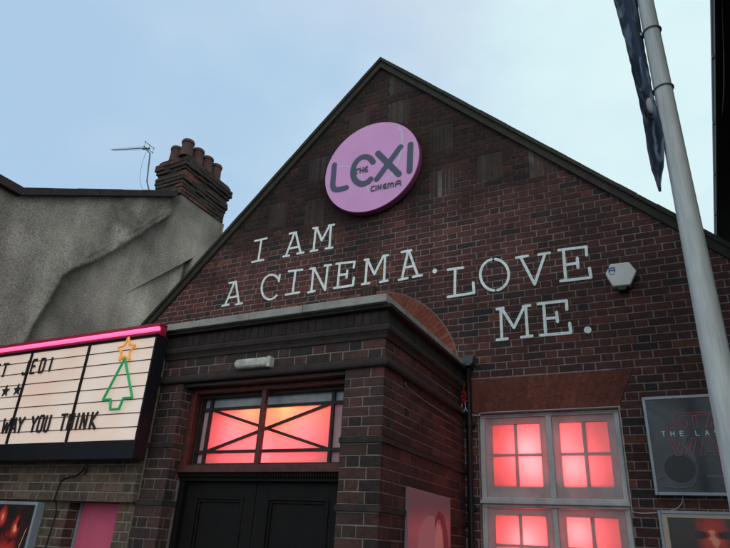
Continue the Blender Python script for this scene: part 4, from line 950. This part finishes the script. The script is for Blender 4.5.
def flag_mat():
    m = bpy.data.materials.new('printed_navy_cloth'); m.use_nodes = True; t = m.node_tree; b = t.nodes['Principled BSDF']
    b.inputs['Roughness'].default_value = .75; b.inputs['Specular IOR Level'].default_value = .2
    tcn = t.nodes.new('ShaderNodeTexCoord'); mp_ = t.nodes.new('ShaderNodeMapping'); mp_.inputs['Scale'].default_value = (14, 1, 3.2)
    n = t.nodes.new('ShaderNodeTexNoise'); n.inputs['Scale'].default_value = 1.6; n.inputs['Detail'].default_value = 5; n.inputs['Distortion'].default_value = 1.2
    c = t.nodes.new('ShaderNodeValToRGB'); e_ = c.color_ramp.elements; e_[0].position = .5; e_[0].color = (.030, .045, .075, 1); e_[1].position = .66; e_[1].color = (.16, .21, .28, 1)
    t.links.new(tcn.outputs['Object'], mp_.inputs[0]); t.links.new(mp_.outputs[0], n.inputs['Vector']); t.links.new(n.outputs[0], c.inputs[0]); t.links.new(c.outputs[0], b.inputs['Base Color'])
    return m
fl = MB(); nz, nx = 90, 22
Lf = [(8.0, -.19), (5.6, -.02), (4.964, .045), (4.566, .072), (4.3, .080), (4.073, .089), (3.876, .092), (3.724, .088), (3.60, .092), (3.52, .102), (3.46, .112)]
Rf = [(8.0, .195), (5.6, .183), (4.964, .180), (4.566, .172), (4.3, .170), (4.073, .168), (3.876, .180), (3.788, .182), (3.70, .172), (3.615, .158), (3.52, .130), (3.46, .118)]
def ip(T, z):
    for (a, b_), (c, d) in zip(T, T[1:]):
        if c <= z <= a: return d + (b_ - d) * (z - c) / (a - c)
    return T[-1][1]
for i_ in range(nz + 1):
    z = 7.6 - (7.6 - 3.46) * i_ / nz
    l, r = ip(Lf, z), ip(Rf, z); amp = min(.03, (r - l) * .35)
    for j in range(nx + 1):
        u = j / nx
        y = PYY + amp * math.sin(u * 6.5 + z * 1.3 + .6 * math.sin(z * 3.1)) + .010 * noise.noise(Vector((u * 4, 0, z * 9)))
        x = l + (r - l) * u + .006 * noise.noise(Vector((u * 2, 3, z * 14)))
        fl.v.append((x, y, z))
for i_ in range(nz):
    for j in range(nx):
        a = i_ * (nx + 1) + j; fl.f.append((a, a + 1, a + nx + 2, a + nx + 1)); fl.m.append(0)
fo = fl.build('flag', flag_mat(), None, smooth=True, recalc=False)
so_ = fo.modifiers.new('s', 'SOLIDIFY'); so_.thickness = .002
tag(fo, 'navy feather flag hanging limp in folds against the pole', 'flag')

# ------------------------------------------------------------------ left house: rendered flank wall with chimney
hs = empty('rendered_house'); tag(hs, 'neighbouring house with stained grey rendered flank wall and brick chimney', 'house')
HX = -7.0
def flank_top(y):
    if y < 3.70: return 5.385
    if y < 6.16: return 5.385 + (y - 3.70) * .572
    if y < 6.32: return 6.79 + (y - 6.16) * .9
    if y < 7.42: return 6.94
    return 6.94 - (y - 7.42) * .6
EDGE = [(4.28, 2.3), (4.34, 3.60), (4.47, 4.15), (4.58, 4.66), (5.2, 5.30), (6.16, 6.46), (6.30, 6.80), (6.36, 7.1)]
def edge_z(y):
    for (a, b_), (c, d) in zip(EDGE, EDGE[1:]):
        if a <= y <= c: return b_ + (d - b_) * (y - a) / (c - a)
    return 8.0 if y > 6.3 else -1
def edge_d(y, z):                       # signed distance to the old flue line (+ above it)
    best = 9
    for (a, b_), (c, d) in zip(EDGE, EDGE[1:]):
        L2 = (c - a) ** 2 + (d - b_) ** 2; t = max(0, min(1, ((y - a) * (c - a) + (z - b_) * (d - b_)) / L2))
        best = min(best, math.hypot(y - a - t * (c - a), z - b_ - t * (d - b_)))
    return best if z > edge_z(y) else -best
def sstep(t): t = max(0, min(1, t)); return t * t * (3 - 2 * t)
fm = MB(); ny, nzz = 190, 130
def hgt(y, z):
    h = .008 * noise.noise(Vector((y * .8, z * .8, 3))) + .004 * noise.noise(Vector((y * 5, z * 5, 1))) + .003 * noise.noise(Vector((y * 22, z * 22, 5)))
    d = edge_d(y, z) + .015 * noise.noise(Vector((y * 4, z * 4, 9)))
    h += .026 * sstep((d + .07) / .09) * (1 if y < 6.0 else max(0, 1 - (y - 6.0) / .4))
    # render patches breaking away under the verge
    h += .012 * sstep((noise.noise(Vector((y * 2.3, z * 2.3, 8))) - .05) * 9) * (1 if z > edge_z(y) + .1 and y > 4.8 else 0)
    return h
RY0, RY1 = 5.55, 6.86                    # the cut-back panel low on the flank
def rec_z(y): return 5.01 + (y - 5.85) * .96
def inner(y, z): return hgt(y, z) - .12 * sstep((y - RY0) / 1.0)
def sheet(ya, yb, n, zlo, zhi, m_, f):
    idx = {}
    for i_ in range(n + 1):
        y = ya + (yb - ya) * i_ / n; a, b_ = zlo(y), zhi(y)
        for j in range(m_ + 1):
            z = a + (b_ - a) * j / m_; idx[i_, j] = len(fm.v); fm.v.append((HX + f(y, z), y, z))
    for i_ in range(n):
        for j in range(m_): fm.f.append((idx[i_, j], idx[i_ + 1, j], idx[i_ + 1, j + 1], idx[i_, j + 1])); fm.m.append(0)
low = lambda y: 2.6
sheet(2.2, RY0, 120, low, flank_top, 130, hgt)
sheet(RY0, RY1, 50, rec_z, flank_top, 70, hgt)
sheet(RY0, RY1, 50, low, rec_z, 70, inner)
sheet(RY1, 7.44, 22, low, flank_top, 130, hgt)
n_ = 50                                  # soffit of the cut and its far cheek
for k in range(n_):
    a, b_ = RY0 + (RY1 - RY0) * k / n_, RY0 + (RY1 - RY0) * (k + 1) / n_
    fm.face([(HX + hgt(a, rec_z(a)), a, rec_z(a)), (HX + hgt(b_, rec_z(b_)), b_, rec_z(b_)), (HX + inner(b_, rec_z(b_)), b_, rec_z(b_)), (HX + inner(a, rec_z(a)), a, rec_z(a))])
for k in range(60):
    a, b_ = 2.6 + (rec_z(RY1) - 2.6) * k / 60, 2.6 + (rec_z(RY1) - 2.6) * (k + 1) / 60
    fm.face([(HX + hgt(RY1, a), RY1, a), (HX + hgt(RY1, b_), RY1, b_), (HX + inner(RY1, b_), RY1, b_), (HX + inner(RY1, a), RY1, a)])
def render_mat():
    m = bpy.data.materials.new('pebbledash_render'); m.use_nodes = True; t = m.node_tree; b = t.nodes['Principled BSDF']; b.inputs['Roughness'].default_value = .95; b.inputs['Specular IOR Level'].default_value = .1
    L = t.links.new; nn = t.nodes.new
    tcn = nn('ShaderNodeTexCoord')
    def ns(sc_, det, st=(1, 1, 1), ro=.6):
        mp_ = nn('ShaderNodeMapping'); mp_.inputs['Scale'].default_value = st; L(tcn.outputs['Object'], mp_.inputs[0])
        n = nn('ShaderNodeTexNoise'); n.inputs['Scale'].default_value = sc_; n.inputs['Detail'].default_value = det; n.inputs['Roughness'].default_value = ro; L(mp_.outputs[0], n.inputs['Vector']); return n
    a = ns(.9, 6); c = nn('ShaderNodeValToRGB'); e_ = c.color_ramp.elements
    e_[0].position = .33; e_[0].color = (.19, .18, .16, 1); e_[1].position = .66; e_[1].color = (.37, .35, .31, 1)
    L(a.outputs[0], c.inputs[0])
    s_ = ns(2.2, 5, (1, 1, .3)); r = nn('ShaderNodeMapRange'); r.inputs[1].default_value = .40; r.inputs[2].default_value = .66; r.inputs[3].default_value = 1.08; r.inputs[4].default_value = .72
    L(s_.outputs[0], r.inputs[0])
    f = ns(62, 3, ro=.85); r2 = nn('ShaderNodeMapRange'); r2.inputs[1].default_value = .3; r2.inputs[2].default_value = .7; r2.inputs[3].default_value = .30; r2.inputs[4].default_value = 1.7
    L(f.outputs[0], r2.inputs[0])
    mm = nn('ShaderNodeMath'); mm.operation = 'MULTIPLY'; L(r.outputs[0], mm.inputs[0]); L(r2.outputs[0], mm.inputs[1])
    at = nn('ShaderNodeAttribute'); at.attribute_name = 'stain_shade'; m3 = nn('ShaderNodeMath'); m3.operation = 'MULTIPLY'; L(mm.outputs[0], m3.inputs[0]); L(at.outputs['Fac'], m3.inputs[1])
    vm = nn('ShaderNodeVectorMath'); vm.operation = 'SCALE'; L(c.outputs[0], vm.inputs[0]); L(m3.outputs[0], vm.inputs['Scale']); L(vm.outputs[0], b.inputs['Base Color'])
    bp = nn('ShaderNodeBump'); bp.inputs['Strength'].default_value = .7; bp.inputs['Distance'].default_value = .012; L(f.outputs[0], bp.inputs['Height']); L(bp.outputs[0], b.inputs['Normal'])
    return m
M['render'] = render_mat()
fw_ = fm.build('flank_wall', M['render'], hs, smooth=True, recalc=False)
at = fw_.data.attributes.new('stain_shade', 'FLOAT', 'POINT')
# soot washed out of the old flue line and rain streaks below the verge; step and cheek shade painted in too
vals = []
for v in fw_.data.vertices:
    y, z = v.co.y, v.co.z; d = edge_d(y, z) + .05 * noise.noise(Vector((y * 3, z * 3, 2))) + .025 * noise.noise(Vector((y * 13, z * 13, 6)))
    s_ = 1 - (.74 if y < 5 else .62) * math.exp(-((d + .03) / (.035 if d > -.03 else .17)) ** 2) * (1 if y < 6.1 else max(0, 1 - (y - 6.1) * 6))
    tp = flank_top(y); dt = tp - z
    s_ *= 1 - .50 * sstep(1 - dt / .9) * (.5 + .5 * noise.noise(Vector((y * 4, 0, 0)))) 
    if z < rec_z(y) and RY0 < y < RY1: s_ *= (1 + .55 * sstep((y - RY0) / .5)) * (1 - .75 * sstep((y - 6.78 + (rec_z(RY1) - z) * .04) / .03))  # paler cut-back panel; shade of its far cheek painted as a dark sliver
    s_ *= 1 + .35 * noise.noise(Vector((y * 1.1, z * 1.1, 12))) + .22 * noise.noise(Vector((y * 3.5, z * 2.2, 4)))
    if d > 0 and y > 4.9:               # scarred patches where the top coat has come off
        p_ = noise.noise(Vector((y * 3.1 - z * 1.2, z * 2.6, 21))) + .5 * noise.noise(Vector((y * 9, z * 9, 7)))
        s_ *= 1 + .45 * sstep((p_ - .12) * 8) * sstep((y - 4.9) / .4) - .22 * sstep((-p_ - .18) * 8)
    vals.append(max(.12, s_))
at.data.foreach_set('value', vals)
# solid body of the house behind the flank
hb = MB()
hb.box(-15, HX - .32, 2.2, 12, 0, 5.30); hb.box(HX - .32, HX + .004, 2.2, 3.3, 0, 2.61); hb.box(HX - .32, HX - .30, 3.3, 12, 0, 5.0)
hb.prism([(3.7, 5.30), (7.44, 5.30), (7.44, 6.93), (6.3, 6.93), (6.16, 6.76)], HX - .29, HX - .9, SIDE)
hb.box(HX - .31, HX + .0, 2.2, 2.215, 2.6, 5.38)
hb.box(HX - .9, HX + .02, 7.42, 7.44, 4.0, 6.93)
hb.build('house_wall', M['render'], hs)
at_ = hs.children[-1].data.attributes.new('stain_shade', 'FLOAT', 'POINT'); at_.data.foreach_set('value', [1.0] * len(hs.children[-1].data.vertices)) if 'flank' not in hs.children[-1].name else None
rv = MB()
def rail(y0_, y1_, n):
    for k in range(n):
        a, b_ = y0_ + (y1_ - y0_) * k / n, y0_ + (y1_ - y0_) * (k + .985) / n
        j_ = random.uniform(0, .006)
        rv.prism([(a, flank_top(a) - .01), (b_, flank_top(b_) - .01), (b_, flank_top(b_) + .095 + j_), (a, flank_top(a) + .095 + j_)], HX + .115, HX - .5, SIDE)
rail(2.1, 3.699, 4); rail(3.70, 6.14, 7)
rv.build('verge', M['mould'], hs)
rr_ = MB(); rr_.prism([(3.70, 5.36), (6.2, 6.79), (9.2, 5.1), (9.2, 5.0), (3.7, 5.25)], HX - .5, -15, SIDE); rr_.build('roof', M['tile'], hs)
# chimney
ch = MB()
CX0, CX1, CY0, CY1 = -7.60, -6.975, 6.26, 7.40
cz = 6.93; cc = .069
steps = [.0, .0, .0, .012, .03, .03, .012, .035, .065, .065, .03]
for k, s_ in enumerate(steps):
    z = cz + k * cc
    for (P, f_, u0_, u1_, inw) in ((FRONT, CY0 - s_, CX0 - s_, CX1 + s_, 1), (SIDE, CX1 + s_, CY0 - s_, CY1 + s_, -1), (FRONT, CY1 + s_, CX0 - s_, CX1 + s_, -1), (SIDE, CX0 - s_, CY0 - s_, CY1 + s_, 1)):
        u = u0_ - (.115 if k % 2 else 0)
        while u < u1_ - .02:
            a, b_ = max(u, u0_), min(u + .23, u1_); u += .23
            if b_ - a < .03: continue
            fj = f_ + random.uniform(-.012, .012)
            put_brick(ch, a, b_, z, z + cc, fj, f_ + inw * .08, P, (), .012, 0, .003, inw)
    ch.box(CX0 - s_ + .014, CX1 + s_ - .014, CY0 - s_ + .014, CY1 + s_ - .014, z, z + cc, 1)
zt = cz + len(steps) * cc
ch.box(CX0 + .0, CX1 - .0, CY0 + .0, CY1 - .0, zt, zt + .035, 1)
chim = ch.build('chimney', [M['chim'], M['chim_mortar']], hs)
def pot(x, y, h, lean=0):
    mb = MB(); mb.lathe((x, y, zt + .02), [(.118, 0), (.112, .03), (.102, h * .75), (.102, h - .065), (.114, h - .06), (.116, h - .02), (.106, h), (.084, h), (.080, h - .2)], 24)
    mb.build('chimney_pot', M['clay'], chim, smooth=True)
pot(-7.39, 6.36, .32); pot(-7.08, 6.30, .345); pot(-7.08, 6.57, .335); pot(-7.08, 6.83, .33); pot(-7.08, 7.08, .32)

# aerial
ae = empty('tv_aerial'); tag(ae, 'thin television aerial on a mast clamped to the chimney', 'aerial')
mb = MB(); mb.tube([(-7.635, 6.17, 7.05), (-7.70, 6.12, 7.25), (-7.77, 6.10, 7.86), (-7.90, 6.08, 7.985)], .012, 8); mb.build('mast', M['aerial'], ae, smooth=True)
mb = MB(); A_, B_ = Vector((-7.86, 6.08, 7.99)), Vector((-8.86, 6.10, 8.24)); mb.tube([A_, B_], .008, 6)
mb.build('boom', M['aerial'], ae)
mb = MB()
for k in range(15):
    c = A_ + (B_ - A_) * (k + .5) / 15; L_ = .09 - .002 * k; mb.tube([c + Vector((0, -L_, -.02)), c + Vector((0, L_, .02))], .0032, 5)
mb.build('elements', M['aerial'], ae)
mb = MB()
for dz in (-.05, .05): mb.tube([A_ + Vector((.05, -.12, dz)), A_ + Vector((.05, .12, dz))], .006, 5)
for dy in (-.1, 0, .1): mb.tube([A_ + Vector((.05, dy, -.07)), A_ + Vector((.05, dy, .07))], .004, 5)
mb.tube([A_ + Vector((-.10, 0, 0)), A_ + Vector((.08, 0, -.03))], .014, 6)
mb.build('reflector', M['aerial'], ae)
cable('cable', 'thin aerial cable drooping beside the chimney', [(-7.88, 6.1, 7.92), (-7.94, 6.12, 7.7), (-7.93, 6.14, 7.4), (-7.80, 6.16, 7.12), (-7.66, 6.18, 7.04)], .003, 'aerial')

# ------------------------------------------------------------------ right neighbour: dark eaves overhead
nh = empty('side_building'); tag(nh, 'dark eaves and flank of the building at the far right edge', 'building')
def skew(x, y): return x - .027 * (7.5 - y)
mb = MB()
def yprism(x0, x1, z0, z1, ya=1.6, yb=9.0, m_=None):
    i = len(mb.v)
    for y in (ya, yb):
        mb.v += [(skew(x0, y), y, z0), (skew(x1, y), y, z0), (skew(x1, y), y, z1), (skew(x0, y), y, z1)]
    for q in ((0, 1, 2, 3), (7, 6, 5, 4), (0, 4, 5, 1), (1, 5, 6, 2), (2, 6, 7, 3), (3, 7, 4, 0)): mb.f.append(tuple(i + a for a in q)); mb.m.append(0)
yprism(.79, .82, 5.24, 5.42); yprism(.82, 1.62, 5.28, 5.31)
mb.build('eaves', M['plain_dark'], nh)
mb = MB(); mb.tube([(skew(.835, y), y, 5.36) for y in (1.7, 4, 6.5, 8.9)], .055, 12); mb.build('gutter', M['black'], nh, smooth=True)
for y in (2.6, 3.5, 4.4, 5.3, 6.2, 7.1):
    mb = MB(); mb.box(skew(.775, y), skew(.90, y), y, y + .03, 5.29, 5.33); mb.build('gutter_bracket', M['pole_grey'], nh)
mb = MB(); mb.tube([(skew(.84, y), y, 5.268 - .10 * math.sin(max(0, min(1, (y - 3.9) / 1.3)) * math.pi)) for y in [3.7 + .12 * k for k in range(16)]], .004, 6); mb.build('slack_wire', M['pole_grey'], nh)
mb = MB(); yprism(1.55, 6.0, 0, 5.28); mb.build('wall', M['brick_dark'], nh)
mb = MB(); yprism(.80, 6.0, 5.43, 5.50); mb.build('roof', M['tile'], nh)
